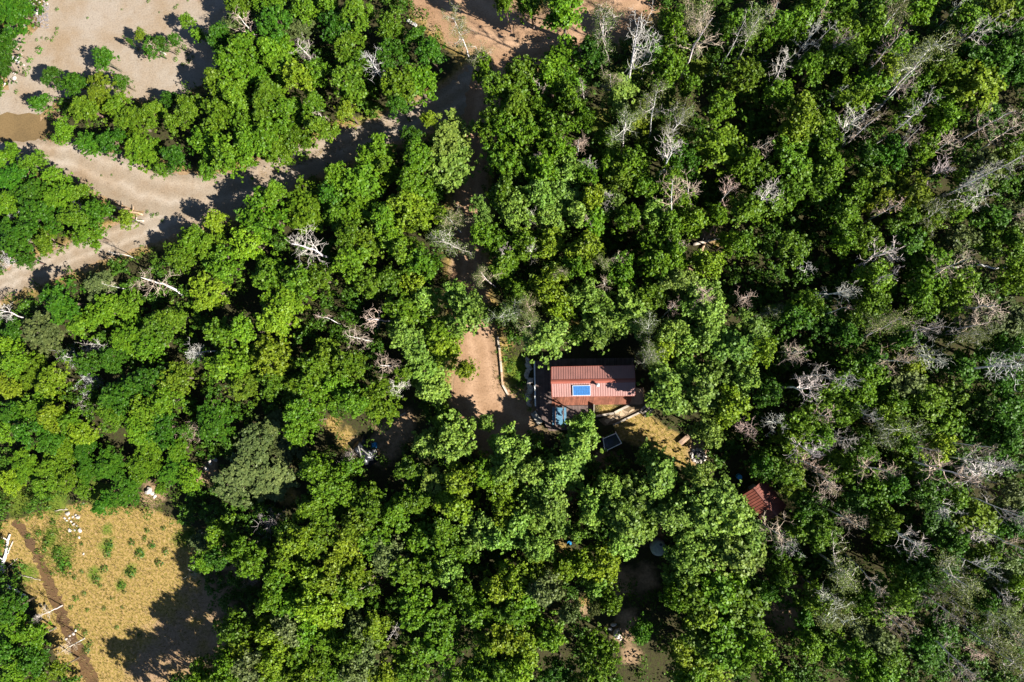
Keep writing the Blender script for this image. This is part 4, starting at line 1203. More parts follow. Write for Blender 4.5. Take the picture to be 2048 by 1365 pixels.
def roof_sheet_mesh(w, side):
    """one ribbed sheet: x across, from eave to ridge; rib on its left edge"""
    y0, y1 = side * CW / 2, RIDGE_Y
    prof = [(0, 0.0), (0.015, 0.035), (0.045, 0.035), (0.06, 0.0), (w * 0.5 - 0.015, 0.0), (w * 0.5, 0.01), (w * 0.5 + 0.015, 0.0), (w, 0.0)]
    V, F = [], []
    for (y, z) in ((y0, EAVE + 0.03), (y1, RIDGE)):
        for (x, dz) in prof: V.append((x, y, z + dz))
    for (y, z) in ((y0, EAVE + 0.03), (y1, RIDGE)):
        V.append((0, y, z - 0.012)); V.append((w, y, z - 0.012))
    n = len(prof)
    for i in range(n - 1):
        f = (i, i + 1, n + i + 1, n + i)
        F.append(f if side < 0 else f[::-1])
    a, b, c2, d2 = 2 * n, 2 * n + 1, 2 * n + 3, 2 * n + 2
    F.append((a, d2, c2, b) if side < 0 else (a, b, c2, d2))
    me = bpy.data.meshes.new("roof_sheet")
    me.from_pydata(V, [], F)
    me.materials.append(M['roof_metal'])
    return me


ns = 34
sw = CL / ns
for side in (-1, 1):
    me = roof_sheet_mesh(sw, side)
    for i in range(ns):
        o = bpy.data.objects.new("roof_sheet", me)
        C.objects.link(o)
        o.parent = roof
        o.location = (-CL / 2 + i * sw, 0, 0)
# ridge cap and edge trims
V = []
for x in (-CL / 2 - 0.06, CL / 2 + 0.02):
    V += [(x, -0.2, RIDGE - 0.02), (x, -0.02, RIDGE + 0.07), (x, 0.06, RIDGE + 0.07), (x, 0.26, RIDGE - 0.04)]
rc = mesh_obj("ridge_cap", V, [(0, 4, 5, 1), (1, 5, 6, 2), (2, 6, 7, 3), (0, 1, 2, 3), (7, 6, 5, 4)], 'trim_red', cab)
rc.parent = roof
for side in (-1, 1):
    f = box("eave_trim", (0, side * (CW / 2 + 0.02), EAVE - 0.03), (CL + 0.04, 0.035, 0.13), 'trim_red', cab)
    f.parent = roof
    for sx in (-1, 1):
        V = []
        for x in (sx * (CL / 2 + 0.012), sx * (CL / 2 + 0.05)):
            V += [(x, side * CW / 2, EAVE - 0.1), (x, side * CW / 2, EAVE + 0.075), (x, RIDGE_Y, RIDGE + 0.05), (x, RIDGE_Y, RIDGE - 0.12)]
        t = mesh_obj("rake_trim", V, [(0, 1, 2, 3), (7, 6, 5, 4), (1, 5, 6, 2), (0, 4, 5, 1), (3, 2, 6, 7), (4, 0, 3, 7)], 'trim_red', cab)
        t.parent = roof
# stove pipe on the south slope
sl = (RIDGE - EAVE - 0.03) / (CW / 2)


def cab_local(px, py, z):
    p = P(px, py, z)
    return (cab.matrix_basis.inverted() @ Vector((p.x, p.y, z)))


cp = cab_local(1195.5, 770.5, 4.3)
V, F = [], []
tube_geo([(cp.x, cp.y, RIDGE - 0.4), (cp.x, cp.y, RIDGE + 0.5)], [0.11, 0.11], 14, V, F)
pipe = mesh_obj("stove_pipe", V, F, 'galv', cab)
V, F = [], []
tube_geo([(cp.x, cp.y, RIDGE + 0.44), (cp.x, cp.y, RIDGE + 0.54), (cp.x, cp.y, RIDGE + 0.66)], [0.21, 0.2, 0.03], 16, V, F)
cap = mesh_obj("pipe_cap", V, F, 'galv', cab); cap.parent = pipe
V, F = [], []
tube_geo([(cp.x, cp.y, RIDGE - 0.22), (cp.x, cp.y, RIDGE - 0.06)], [0.24, 0.12], 14, V, F)
fl = mesh_obj("flashing", V, F, 'galv', cab); fl.parent = pipe
# solar panel lying a little off the south slope
sp0, sp1 = cab_local(1145, 771.5, 3.45), cab_local(1181.5, 791.5, 3.2)
sxc, sw_ = (sp0.x + sp1.x) / 2, abs(sp1.x - sp0.x)
ya, yb = sp1.y, sp0.y


def on_slope(y): return RIDGE - sl * abs(y - RIDGE_Y)


def slab(name, x0, x1, y0, y1, lift, thick, mat, parent):
    V = []
    for l in (lift, lift + thick):
        V += [(x0, y0, on_slope(y0) + l), (x1, y0, on_slope(y0) + l), (x1, y1, on_slope(y1) + l), (x0, y1, on_slope(y1) + l)]
    return mesh_obj(name, V, [(3, 2, 1, 0), (4, 5, 6, 7), (0, 1, 5, 4), (1, 2, 6, 5), (2, 3, 7, 6), (3, 0, 4, 7)], mat, parent)


panel = slab("solar_panel", sxc - sw_ / 2, sxc + sw_ / 2, ya, yb, 0.14, 0.035, 'steel_dark', cab)
fr = 0.055
for nm, a in (("frame", (sxc - sw_ / 2, sxc + sw_ / 2, ya, ya + fr)), ("frame", (sxc - sw_ / 2, sxc + sw_ / 2, yb - fr, yb)),
              ("frame", (sxc - sw_ / 2, sxc - sw_ / 2 + fr, ya + fr, yb - fr)), ("frame", (sxc + sw_ / 2 - fr, sxc + sw_ / 2, ya + fr, yb - fr))):
    q = slab(nm, *a, 0.135, 0.055, 'alu', panel)
nxc, nyc = 10, 6
cwx, cwy = (sw_ - 2 * fr) / nxc, (yb - ya - 2 * fr) / nyc
for i in range(nxc):
    for j in range(nyc):
        x0 = sxc - sw_ / 2 + fr + i * cwx
        y0 = ya + fr + j * cwy
        slab("cell", x0 + 0.008, x0 + cwx - 0.008, y0 + 0.008, y0 + cwy - 0.008, 0.177, 0.004, 'solar_cell', panel)
for xx in (-0.7, 0.7):
    slab("bracket", sxc + xx, sxc + xx + 0.05, ya + 0.05, yb - 0.05, 0.02, 0.115, 'alu', panel)


# ------------------------------------------------------------------ decks: boards clipped to their outlines
def deck(name, polys_px, z, mat, ang, bw, label, thick=0.04, gap=0.012):
    polys = [polyP(pp, z) for pp in polys_px]
    cx = sum(p[0] for p in polys[0]) / len(polys[0]); cy = sum(p[1] for p in polys[0]) / len(polys[0])
    o = empty(name, (cx, cy, 0))
    tag(o, label, "deck")
    ca, sa = math.cos(ang), math.sin(ang)      # board direction
    for poly in polys:
        poly = [(x - cx, y - cy) for x, y in poly]
        prism("deck_frame", [(x * 0.985, y * 0.985) for x, y in poly], 0.0, z - thick - 0.003, 'deck_dark', o)
        u = [-sa * x + ca * y for x, y in poly]
        k = math.floor(min(u) / bw)
        while k * bw < max(u):
            q = clip(poly, sa, -ca, -(k * bw + gap / 2))
            if len(q) >= 3: q = clip(q, -sa, ca, (k + 1) * bw - gap / 2)
            if len(q) >= 3: prism("deck_board", q, z - thick, z, mat, o)
            k += 1
    return o


west = deck("deck", [[(1069, 722), (1103.5, 722), (1103.5, 793), (1069, 793)], [(1069, 793.3), (1103.5, 793.3), (1103.5, 812), (1190, 812), (1190, 828), (1140, 861), (1100, 862), (1070, 815)]][:1] +
            [[(1069, 793.3), (1103.5, 793.3), (1103.5, 862), (1098, 862), (1070, 815)], [(1103.8, 812.5), (1188, 811.5), (1188, 830), (1140, 860), (1103.8, 862)]],
            DZ, 'deck_dark', R(91), 0.135, "dark brown board deck wrapping the cabin's left end under the picnic table")
south = deck("deck", [[(1103.8, 790), (1268, 786), (1259, 809), (1103.8, 811.5)]], DZ + 0.004, 'deck_red', R(77), 0.125, "red brown board deck strip along the cabin's lower long side")
east = deck("deck", [[(1268.6, 776), (1287, 776), (1285, 808.5), (1259.8, 809)]], DZ + 0.004, 'deck_pale', R(91), 0.125, "pale board deck corner at the cabin's lower right end")
north = deck("deck", [[(1103.8, 718), (1268, 716), (1268, 738), (1103.8, 740)]], DZ - 0.05, 'deck_dark', R(91), 0.135, "shaded brown board walk along the cabin's upper long side")
step = empty("deck_step", tuple(P(1146, 814, 0.3).xy) + (0,))
# railing on the deck's left edge
r0, r1 = P(1068.5, 723, DZ + 1.0), P(1070.5, 812, DZ + 1.0)
rail = empty("deck_railing", (r0.x, r0.y, DZ))
tag(rail, "white painted railing along the left edge of the dark deck", "railing")
dv = r1 - r0
L = math.hypot(dv.x, dv.y); ra = math.atan2(dv.y, dv.x)
for k in range(3):
    a, b = k / 3, (k + 1) / 3
    c = dv * ((a + b) / 2)
    box("top_rail", (c.x, c.y, 0.98), (L / 3 - 0.06, 0.11, 0.045), 'white_paint', rail, ra)
    box("lower_rail", (c.x, c.y, 0.2), (L / 3 - 0.06, 0.05, 0.05), 'white_paint', rail, ra)
    for j in range(9):
        c2 = dv * (a + (j + 0.5) / 27)
        box("baluster", (c2.x, c2.y, 0.585), (0.035, 0.035, 0.73), 'white_paint', rail, ra)
for k in range(4):
    c = dv * (k / 3)
    box("post", (c.x, c.y, 0.52), (0.1, 0.1, 1.04), 'white_paint', rail, ra)
# step of pale planks under the red deck
C.objects.unlink(step); bpy.data.objects.remove(step)

# blue picnic table
pc = P(1118.5, 833, DZ + 0.72)
pt = empty("picnic_table", (pc.x, pc.y, DZ), R(0.6))
tag(pt, "weathered blue picnic table with two benches on the dark deck", "picnic table")
TL = 1.98
top = box("tabletop", (0, 0, 0.735), (0.78, TL, 0.03), 'picnic_blue', pt, 0, 0.012)
for k in range(5):
    b = box("plank", (-0.31 + k * 0.155, 0, 0.762), (0.145, TL, 0.024), 'picnic_blue', pt, 0, 0.006); b.parent = top
for s in (-1, 1):
    be = box("bench", (s * 0.66, 0, 0.42), (0.27, TL, 0.03), 'picnic_blue', pt, 0, 0.01)
    for k in (-1, 1):
        b = box("plank", (s * 0.66 + k * 0.067, 0, 0.446), (0.128, TL, 0.022), 'picnic_blue', pt, 0, 0.006); b.parent = be
for s in (-1, 1):
    y = s * 0.72
    for t in (-1, 1):
        V, F = [], []
        tube_geo([(t * 0.5, y, 0.0), (t * 0.24, y, 0.72)], [0.03, 0.03], 8, V, F)
        mesh_obj("leg", V, F, 'steel_dark', pt)
    box("cross_bar", (0, y, 0.39), (1.5, 0.045, 0.045), 'steel_dark', pt)
# weathered bench beside the deck
bp = P(1073.5, 836, 0.45)
wb = empty("wooden_bench", (bp.x, bp.y, 0), R(-56))
tag(wb, "mossy grey plank bench beside the deck's lower left edge", "bench")
for k in range(4):
    box("seat_plank", (0, -0.26 + k * 0.172, 0.45), (1.55, 0.16, 0.04), 'grey_wood', wb)
for s in (-1, 1):
    for t in (-1, 1):
        box("leg", (s * 0.62, t * 0.24, 0.215), (0.09, 0.09, 0.426), 'grey_wood', wb)
    box("cross_bar", (s * 0.55, 0, 0.39), (0.05, 0.5, 0.07), 'grey_wood', wb)

# stone patio
PAT = polyP([(1260, 812), (1284, 811), (1284, 822), (1228, 848), (1210, 852), (1196, 840), (1215, 833), (1240, 821)], 0.1)
pcx = sum(p[0] for p in PAT) / len(PAT); pcy = sum(p[1] for p in PAT) / len(PAT)
patio = empty("stone_patio", (pcx, pcy, 0))
tag(patio, "tan flagstone patio beside the cabin's lower right corner", "patio")
PL = [(x - pcx, y - pcy) for x, y in PAT]
prism("mortar_bed", PL, 0.0, 0.07, 'mortar', patio)
rg2 = random.Random(5)
seeds = []
tries = 0
xsP = [p[0] for p in PL]; ysP = [p[1] for p in PL]
while len(seeds) < 46 and tries < 8000:
    tries += 1
    q = (rg2.uniform(min(xsP), max(xsP)), rg2.uniform(min(ysP), max(ysP)))
    if inside(PL, np.array([q[0]]), np.array([q[1]]))[0] and all((q[0] - s[0]) ** 2 + (q[1] - s[1]) ** 2 > 0.48 ** 2 for s in seeds):
        seeds.append(q)
bigp = [(min(xsP) - 1, min(ysP) - 1), (max(xsP) + 1, min(ysP) - 1), (max(xsP) + 1, max(ysP) + 1), (min(xsP) - 1, max(ysP) + 1)]
for i, s in enumerate(seeds):
    q = bigp
    for j, t in enumerate(seeds):
        if i == j: continue
        a, b = t[0] - s[0], t[1] - s[1]
        ln = math.hypot(a, b)
        q = clip(q, a / ln, b / ln, (a * (s[0] + t[0]) / 2 + b * (s[1] + t[1]) / 2) / ln - 0.022)
        if len(q) < 3: break
    if len(q) < 3: continue
    q = [p for p in q if math.hypot(p[0] - s[0], p[1] - s[1]) < 0.62] or q
    q = [p for p in q if dist_poly(PL, np.array([p[0]]), np.array([p[1]]))[0] < 0.12]
    if len(q) < 3: continue
    prism("flagstone", q, 0.05, 0.1 + rg2.uniform(0, 0.03), 'flagstone', patio, 0.015)


def timber(name, a, b, w, hgt, z0, mat, label, cat, extra=True):
    pa, pb = P(a[0], a[1], z0 + hgt), P(b[0], b[1], z0 + hgt)
    o = empty(name, ((pa.x + pb.x) / 2, (pa.y + pb.y) / 2, 0), math.atan2(pb.y - pa.y, pb.x - pa.x))
    ln = math.hypot(pb.x - pa.x, pb.y - pa.y)
    n = max(1, round(ln / 1.4))
    rows = max(1, round(hgt / 0.2)) if extra else 1
    for r_ in range(rows):
        for k in range(n):
            box("beam", (-ln / 2 + (k + 0.5) * ln / n, 0, z0 + (r_ + 0.5) * hgt / rows), (ln / n - 0.012, w, hgt / rows - 0.006), mat, o)
    tag(o, label, cat)
    return o


timber("timber_wall", (1192, 833), (1228, 827), 0.24, 0.42, 0, 'timber', "short weathered timber edging left of the flagstone patio", "timber edging")
timber("timber_wall", (1229, 826), (1259, 811), 0.26, 0.3, 0, 'timber', "pale plank capped wall along the patio's upper edge", "retaining wall")
timber("timber_wall", (1226, 851), (1283, 824), 0.2, 0.26, 0, 'timber', "low pale timber wall along the patio's lower edge", "retaining wall")
timber("timber_post", (1188, 809), (1188, 836), 0.07, 1.0, 0, 'timber', "thin upright timber screen between deck and flower bed", "screen", False)
st = empty("garden_steps", tuple(P(1291, 822).xy) + (0,), R(44))
tag(st, "three timber garden steps right of the flagstone patio", "steps")
for k in range(3):
    box("tread", (0.1 + k * 0.05, -0.42 + k * 0.4, 0.06 + 0.05 * (2 - k)), (1.25, 0.26, 0.12 + 0.1 * (2 - k)), 'timber', st)

# dark square framed by pale poles
FP = [P(1206, 878, 2.0), P(1232, 867, 2.0), P(1243, 887, 2.0), P(1210, 903, 2.0)]
fc = sum(FP, Vector()) / 4
pf = empty("shade_canopy", (fc.x, fc.y, 0))
tag(pf, "dark square shade canopy framed by pale poles below the patio", "canopy")
for i in range(4):
    a, b = FP[i] - fc, FP[(i + 1) % 4] - fc
    V, F = [], []
    tube_geo([(a.x, a.y, 2.0), (b.x, b.y, 2.0)], [0.045, 0.045], 8, V, F)
    mesh_obj("rail_pole", V, F, 'white_paint', pf)
    V, F = [], []
    tube_geo([(a.x, a.y, -0.05), (a.x, a.y, 2.06)], [0.05, 0.05], 8, V, F)
    mesh_obj("post", V, F, 'white_paint', pf)
n = 8
V, F = [], []
for i in range(n + 1):
    for j in range(n + 1):
        u, v = 0.05 + 0.9 * i / n, 0.05 + 0.9 * j / n
        p = (FP[0] - fc).lerp(FP[1] - fc, u).lerp((FP[3] - fc).lerp(FP[2] - fc, u), v)
        V.append((p.x, p.y, 1.96 - 0.22 * math.sin(math.pi * u) * math.sin(math.pi * v)))
m2 = (n + 1) ** 2
V += [(x, y, z - 0.012) for x, y, z in V]
for i in range(n):
    for j in range(n):
        a = i * (n + 1) + j
        F.append((a, a + n + 1, a + n + 2, a + 1)); F.append((m2 + a + 1, m2 + a + n + 2, m2 + a + n + 1, m2 + a))
mesh_obj("canopy_cloth", V, F, 'black_plastic', pf, True)

# round tank
tc = P(1316.5, 1097, 1.5)
tk = empty("water_tank", (tc.x, tc.y, 0))
tag(tk, "round grey water tank with black hatch in a shaded glade", "water tank")
V, F = [], []
tube_geo([(0, 0, 0), (0, 0, 0.5), (0, 0, 0.53), (0, 0, 0.9), (0, 0, 0.93), (0, 0, 1.42)], [0.84, 0.84, 0.87, 0.87, 0.84, 0.84], 36, V, F)
mesh_obj("tank_body", V, F, 'tank_side', tk, False)
V, F = [], []
tube_geo([(0, 0, 1.415), (0, 0, 1.46), (0, 0, 1.56), (0, 0, 1.6)], [0.87, 0.87, 0.5, 0.12], 36, V, F)
mesh_obj("lid", V, F, 'tank', tk, True)
V, F = [], []
tube_geo([(0.28, 0.42, 1.46), (0.28, 0.42, 1.58), (0.28, 0.42, 1.6)], [0.16, 0.16, 0.13], 16, V, F)
mesh_obj("hatch", V, F, 'black_plastic', tk)
V, F = [], []
tube_geo([(0.55, -0.05, 1.45), (0.55, -0.05, 1.62)], [0.05, 0.05], 10, V, F)
mesh_obj("vent_pipe", V, F, 'off_white', tk)
V, F = [], []
tube_geo([(-0.5, -0.7, 0.2), (-0.58, -0.82, 0.2)], [0.05, 0.05], 10, V, F)
mesh_obj("outlet", V, F, 'off_white', tk)

# red shed
sc_ = P(1530, 1003, 2.6)
sh = empty("shed", (sc_.x, sc_.y, 0), R(-52))
tag(sh, "small shed with rusty red ribbed roof half hidden under the trees", "shed")
prism("wall", [(-1.55, -1.2), (1.55, -1.2), (1.55, 1.2), (-1.55, 1.2)], 0, 2.3, 'siding', sh)
for side in (-1, 1):
    V = []
    rs = None
    for i in range(12):
        x0, x1 = -1.86 + i * 0.31, -1.86 + (i + 1) * 0.31
        V = []
        for (y, z) in ((side * 1.55, 2.22), (0, 2.85)):
            for (x, dz) in ((x0, 0), (x0 + 0.02, 0.035), (x0 + 0.06, 0.035), (x0 + 0.08, 0), (x1, 0)):
                V.append((x, y, z + dz))
        F = [(k, k + 1, 6 + k, 5 + k) if side < 0 else (5 + k, 6 + k, k + 1, k) for k in range(4)]
        q = mesh_obj("roof_sheet", V, F, 'shed_roof', sh)
box("ridge_cap", (0, 0, 2.88), (3.8, 0.2, 0.05), 'shed_roof', sh)
for sx in (-1, 1):
    V = [(sx * 1.55, -1.2, 2.3), (sx * 1.55, 1.2, 2.3), (sx * 1.55, 0, 2.8), (sx * 1.45, -1.2, 2.3), (sx * 1.45, 1.2, 2.3), (sx * 1.45, 0, 2.8)]
    mesh_obj("gable", V, [(0, 1, 2), (5, 4, 3), (0, 3, 4, 1), (1, 4, 5, 2), (2, 5, 3, 0)], 'siding', sh)
box("door", (-1.575, 0, 1.0), (0.045, 0.8, 1.95), 'grey_wood', sh)
w_ = box("window", (0.2, -1.225, 1.4), (0.7, 0.045, 0.6), 'white_paint', sh)
q = box("pane", (0.2, -1.252, 1.4), (0.58, 0.012, 0.48), 'glass', sh); q.parent = w_
# teal window frame leaning / lying by the shed
tf = empty("old_window_frame", tuple(P(1503, 984.5, 0.9).xy) + (0,), R(33))
tag(tf, "teal painted empty window frame beside the red shed", "window frame")
for a, s in (((0, 0.17, 0.85), (0.85, 0.08, 0.06)), ((0, -0.17, 0.85), (0.85, 0.08, 0.06)), ((-0.385, 0, 0.85), (0.08, 0.26, 0.06)), ((0.385, 0, 0.85), (0.08, 0.26, 0.06))):
    box("frame_bar", a, s, 'teal', tf)
for s in (-1, 1):
    box("trestle_leg", (s * 0.36, 0.12, 0.41), (0.05, 0.05, 0.82), 'grey_wood', tf)
    box("trestle_leg", (s * 0.36, -0.12, 0.41), (0.05, 0.05, 0.82), 'grey_wood', tf)
# teal barrel left of the shed
bc = P(1479.5, 955, 0.9)
bar = empty("barrel", (bc.x, bc.y, 0))
tag(bar, "blue plastic barrel standing in shade above the red shed", "barrel")
V, F = [], []
tube_geo([(0, 0, 0), (0, 0, 0.05), (0, 0, 0.3), (0, 0, 0.6), (0, 0, 0.85), (0, 0, 0.9)], [0.24, 0.28, 0.3, 0.3, 0.28, 0.25], 20, V, F)
mesh_obj("drum", V, F, 'blue_plastic', bar, False)
V, F = [], []
tube_geo([(0, 0, 0.88), (0, 0, 0.93)], [0.27, 0.27], 20, V, F)
mesh_obj("rim", V, F, 'blue_plastic', bar)

# tarp and junk in the glade
tp = P(728, 905, 0.8)
tarp = empty("tarp_pile", (tp.x, tp.y, 0), R(-50))
tag(tarp, "glossy black tarp covering a heap in the shaded glade", "tarp")
n = 26
V, F = [], []
rg3 = np.random.default_rng(4)
ph = rg3.uniform(0, 6.28, 8)
for i in range(n + 1):
    for j in range(n + 1):
        u, v = i / n * 2 - 1, j / n * 2 - 1
        e = max(abs(u), abs(v))
        z = 0.95 * (1 - max(0, (e - 0.45) / 0.55) ** 1.6) + 0.09 * math.sin(6 * u + ph[0] + 3 * v) + 0.07 * math.sin(9 * v + ph[1] - 5 * u) + 0.04 * math.sin(17 * u + 13 * v)
        V.append((u * 1.75 + 0.06 * math.sin(5 * v + ph[2]), v * 1.1 + 0.06 * math.sin(6 * u + ph[3]), max(0.01, z if e < 0.98 else 0.01)))
for i in range(n):
    for j in range(n):
        a = i * (n + 1) + j
        F.append((a, a + n + 1, a + n + 2, a + 1))
mesh_obj("tarp_sheet", V, F, 'black_plastic', tarp, True)
for x, y, z, l in ((-1.0, -0.85, 0.62, 0.5), (0.5, 0.8, 0.66, 0.6)):
    box("weight_plank", (x * 0.3, y * 0.3, 1.08), (1.5, 0.12, 0.05), 'grey_wood', tarp, 0.4 * x)
JUNK = [("wooden_crate", 741, 897, 0.75, 0.55, 0.5, 'cardboard', "brown wooden crate beside the black tarp"), ("storage_bin", 748, 891, 0.6, 0.5, 0.45, 'blue_plastic', "blue storage bin behind the black tarp"),
        ("storage_bin", 744, 912, 0.65, 0.45, 0.4, 'orange', "orange storage bin nearest the tarp's lower right"), ("storage_bin", 737, 908, 0.55, 0.45, 0.35, 'red_plastic', "red storage bin touching the black tarp"),
        ("paint_bucket", 745, 904, 0, 0.2, 0.4, 'off_white', "off white bucket among the bins by the tarp"), ("paint_bucket", 751, 903, 0, 0.18, 0.38, 'off_white', "off white bucket at the right of the bins"),
        ("wooden_crate", 753, 908, 0.6, 0.5, 0.35, 'cardboard', "low tan crate right of the tarp junk")]
for nm, px, py, a, b, hh, mt, lb in JUNK:
    c = P(px, py, hh)
    o = empty(nm, (c.x, c.y, 0), random.uniform(0, 3))
    if nm == "paint_bucket":
        V, F = [], []
        tube_geo([(0, 0, 0), (0, 0, hh), ], [b * 0.85, b], 16, V, F)
        mesh_obj("bucket_body", V, F, mt, o)
        V, F = [], []
        tube_geo([(0, 0, hh - 0.03), (0, 0, hh + 0.02)], [b + 0.02, b + 0.015], 16, V, F)
        mesh_obj("lid", V, F, mt, o)
    elif nm == "storage_bin":
        prism("bin_body", [(-a / 2, -b / 2), (a / 2, -b / 2), (a / 2, b / 2), (-a / 2, b / 2)], 0, hh - 0.03, mt, o)
        prism("lid", [(-a / 2 - 0.03, -b / 2 - 0.03), (a / 2 + 0.03, -b / 2 - 0.03), (a / 2 + 0.03, b / 2 + 0.03), (-a / 2 - 0.03, b / 2 + 0.03)], hh - 0.03, hh + 0.02, mt, o, 0.02)
        box("handle", (a / 2 + 0.045, 0, hh - 0.1), (0.03, 0.18, 0.04), mt, o)
    else:
        for s in (-1, 1):
            for k in range(3):
                box("slat", (0, s * b / 2, 0.07 + k * (hh - 0.1) / 2.4), (a, 0.025, 0.11), mt, o)
                box("slat", (s * (a / 2 - 0.015), 0, 0.07 + k * (hh - 0.1) / 2.4), (0.025, b - 0.04, 0.11), mt, o)
        box("crate_bottom", (0, 0, 0.02), (a - 0.06, b - 0.06, 0.03), mt, o)
    tag(o, lb, {"paint_bucket": "bucket", "storage_bin": "storage bin"}.get(nm, "crate"), "junk by the tarp")
# blue bucket and blue chair in the lower wood
c = P(1139, 1087, 0.4)
o = empty("bucket", (c.x, c.y, 0)); tag(o, "bright blue bucket on golden grass in the lower wood", "bucket")
V, F = [], []
tube_geo([(0, 0, 0), (0, 0, 0.4), (0, 0, 0.405), (0, 0, 0.3)], [0.2, 0.25, 0.23, 0.2], 20, V, F)
mesh_obj("bucket_body", V, F, 'blue_plastic', o)
V, F = [], []
tube_geo([(0.25, 0, 0.38), (0.2, 0.1, 0.5), (0, 0.16, 0.56), (-0.2, 0.1, 0.5), (-0.25, 0, 0.38)], [0.012] * 5, 6, V, F)
mesh_obj("handle", V, F, 'steel_dark', o)
c = P(997, 1118, 0.5)
o = empty("garden_chair", (c.x, c.y, 0), 0.7); tag(o, "dark blue garden chair almost hidden in the lower middle wood", "chair")
box("seat", (0, 0, 0.43), (0.5, 0.5, 0.05), 'blue_plastic', o)
box("backrest", (0, 0.26, 0.7), (0.5, 0.04, 0.5), 'blue_plastic', o)
for sx in (-1, 1):
    for sy in (-1, 1):
        box("leg", (sx * 0.21, sy * 0.21, 0.202), (0.04, 0.04, 0.404), 'steel_dark', o)
    box("armrest", (sx * 0.26, 0, 0.64), (0.05, 0.5, 0.035), 'blue_plastic', o)

# pale stack of blocks by the dirt road
c = P(823, 46, 0.3)
o = empty("firewood_stack", (c.x, c.y, 0), R(-32)); tag(o, "short row of pale split blocks beside the upper dirt road", "wood pile")
for k in range(4):
    for j in range(2):
        box("block", (-0.52 + k * 0.35, 0.0, 0.12 + j * 0.2), (0.3, 0.42 - 0.06 * (k % 2), 0.19), 'off_white' if (k + j) % 3 else 'log', o, random.uniform(-0.15, 0.15), 0.02)
# plank bench and fire ring
c = P(1369, 880, 0.4)
o = empty("plank_bench", (c.x, c.y, 0), R(41)); tag(o, "pale pinkish plank bench beside the fire ring", "bench")
for k in range(2):
    box("seat_plank", (0, -0.14 + 0.28 * k, 0.4), (1.35, 0.26, 0.05), 'deck_pale', o)
for s in (-1, 1):
    box("support", (s * 0.5, 0, 0.185), (0.14, 0.42, 0.37), 'timber', o)


def rock_mesh(seed):
    rg = np.random.default_rng(seed)
    bm = bmesh.new()
    bmesh.ops.create_icosphere(bm, subdivisions=2, radius=1.0)
    k = rg.normal(size=(5, 3))
    for v in bm.verts:
        co = np.array(v.co)
        f = 1 + sum(0.13 * math.sin(2.2 * float(co @ kk) + i) for i, kk in enumerate(k))
        v.co = Vector(co * f) * 1.0
        v.co.z *= 0.62
    me = bpy.data.meshes.new("rock")
    bm.to_mesh(me); bm.free()
    me.materials.append(M['rock'])
    return me


ROCKS = [rock_mesh(i) for i in range(5)]
fr_c = P(1396, 912)
fire = empty("fire_ring", (fr_c.x, fr_c.y, 0)); tag(fire, "ring of stones round black ash near the plank bench", "fire pit")
V, F = [], []
tube_geo([(0, 0, 0.006), (0, 0, 0.05)], [0.55, 0.45], 18, V, F)
mesh_obj("ash_bed", V, F, 'ash', fire)
for k in range(11):
    an = 2 * math.pi * k / 11
    q = bpy.data.objects.new("stone", ROCKS[k % 5]); C.objects.link(q); q.parent = fire
    q.location = (0.72 * math.cos(an), 0.72 * math.sin(an), 0.1)
    q.scale = [random.uniform(0.16, 0.25)] * 3
    q.rotation_euler = (0, 0, an * 2)


def rock(px, py, rpx, place):
    c = P(px, py)
    r = rpx / FPX * CAM_H
    q = bpy.data.objects.new("rock", random.choice(ROCKS)); C.objects.link(q)
    q.location = (c.x, c.y, r * 0.25)
    q.scale = (r * random.uniform(0.8, 1.2), r * random.uniform(0.7, 1.1), r)
    q.rotation_euler = (0, 0, random.uniform(0, 6.28))
    book(q, "pale rock", "pale rocks", px, py, "rock", "pale rocks", place)


for x, y, r in [(310, 20, 18), (335, 55, 20), (375, 130, 24), (360, 10, 12), (400, 30, 16), (425, 62, 12), (440, 15, 12), (415, 95, 13), (250, 262, 20), (470, 40, 12)]:
    rock(x / 4.975, y / 4.975, r / 4.975, "at the shrub's edge in the top left corner")
for x, y, r in [(210, 560, 30), (150, 778, 26), (180, 490, 16), (80, 470, 12), (240, 650, 14), (170, 820, 10)]:
    rock(x / 4.975, y / 4.975, r / 4.975, "left of the gravel lot's weeds")
for x, y, r in [(200, 278, 34), (340, 330, 42), (375, 525, 34), (230, 530, 28), (150, 350, 22), (285, 440, 28), (245, 400, 20), (400, 30, 26), (360, 640, 20), (180, 385, 18), (310, 300, 22), (420, 130, 22),
                (300, 530, 18), (330, 470, 16), (430, 880, 18), (270, 330, 20), (215, 350, 16)]:
    rock(110 + x / 7.47, 990 + y / 7.47, r / 7.47, "in the upper half of the clearing's rock spill" if y < 400 else "in the lower half of the clearing's rock spill")
for x, y, r in [(1085, 705, 16), (1072, 668, 10), (1060, 686, 9), (1098, 722, 8)]:
    rock(*Z(7, x, y), r * SC, "in the golden strip at the bottom")
for x, y, r in [(590, 140, 16), (600, 150, 12), (470, 125, 10), (830, 30, 14), (815, 55, 10), (850, 20, 10), (640, 90, 10), (1000, 20, 10), (1100, 10, 9), (610, 165, 9)]:
    rock(*Z(6, x, y), r * SC, "among the scrub above the clearing")
for x, y, r in [(300, 692, 6), (290, 705, 6), (262, 725, 6), (275, 712, 5)]:
    rock(*Z(6, x, y), r * SC, "beside the muddy track")


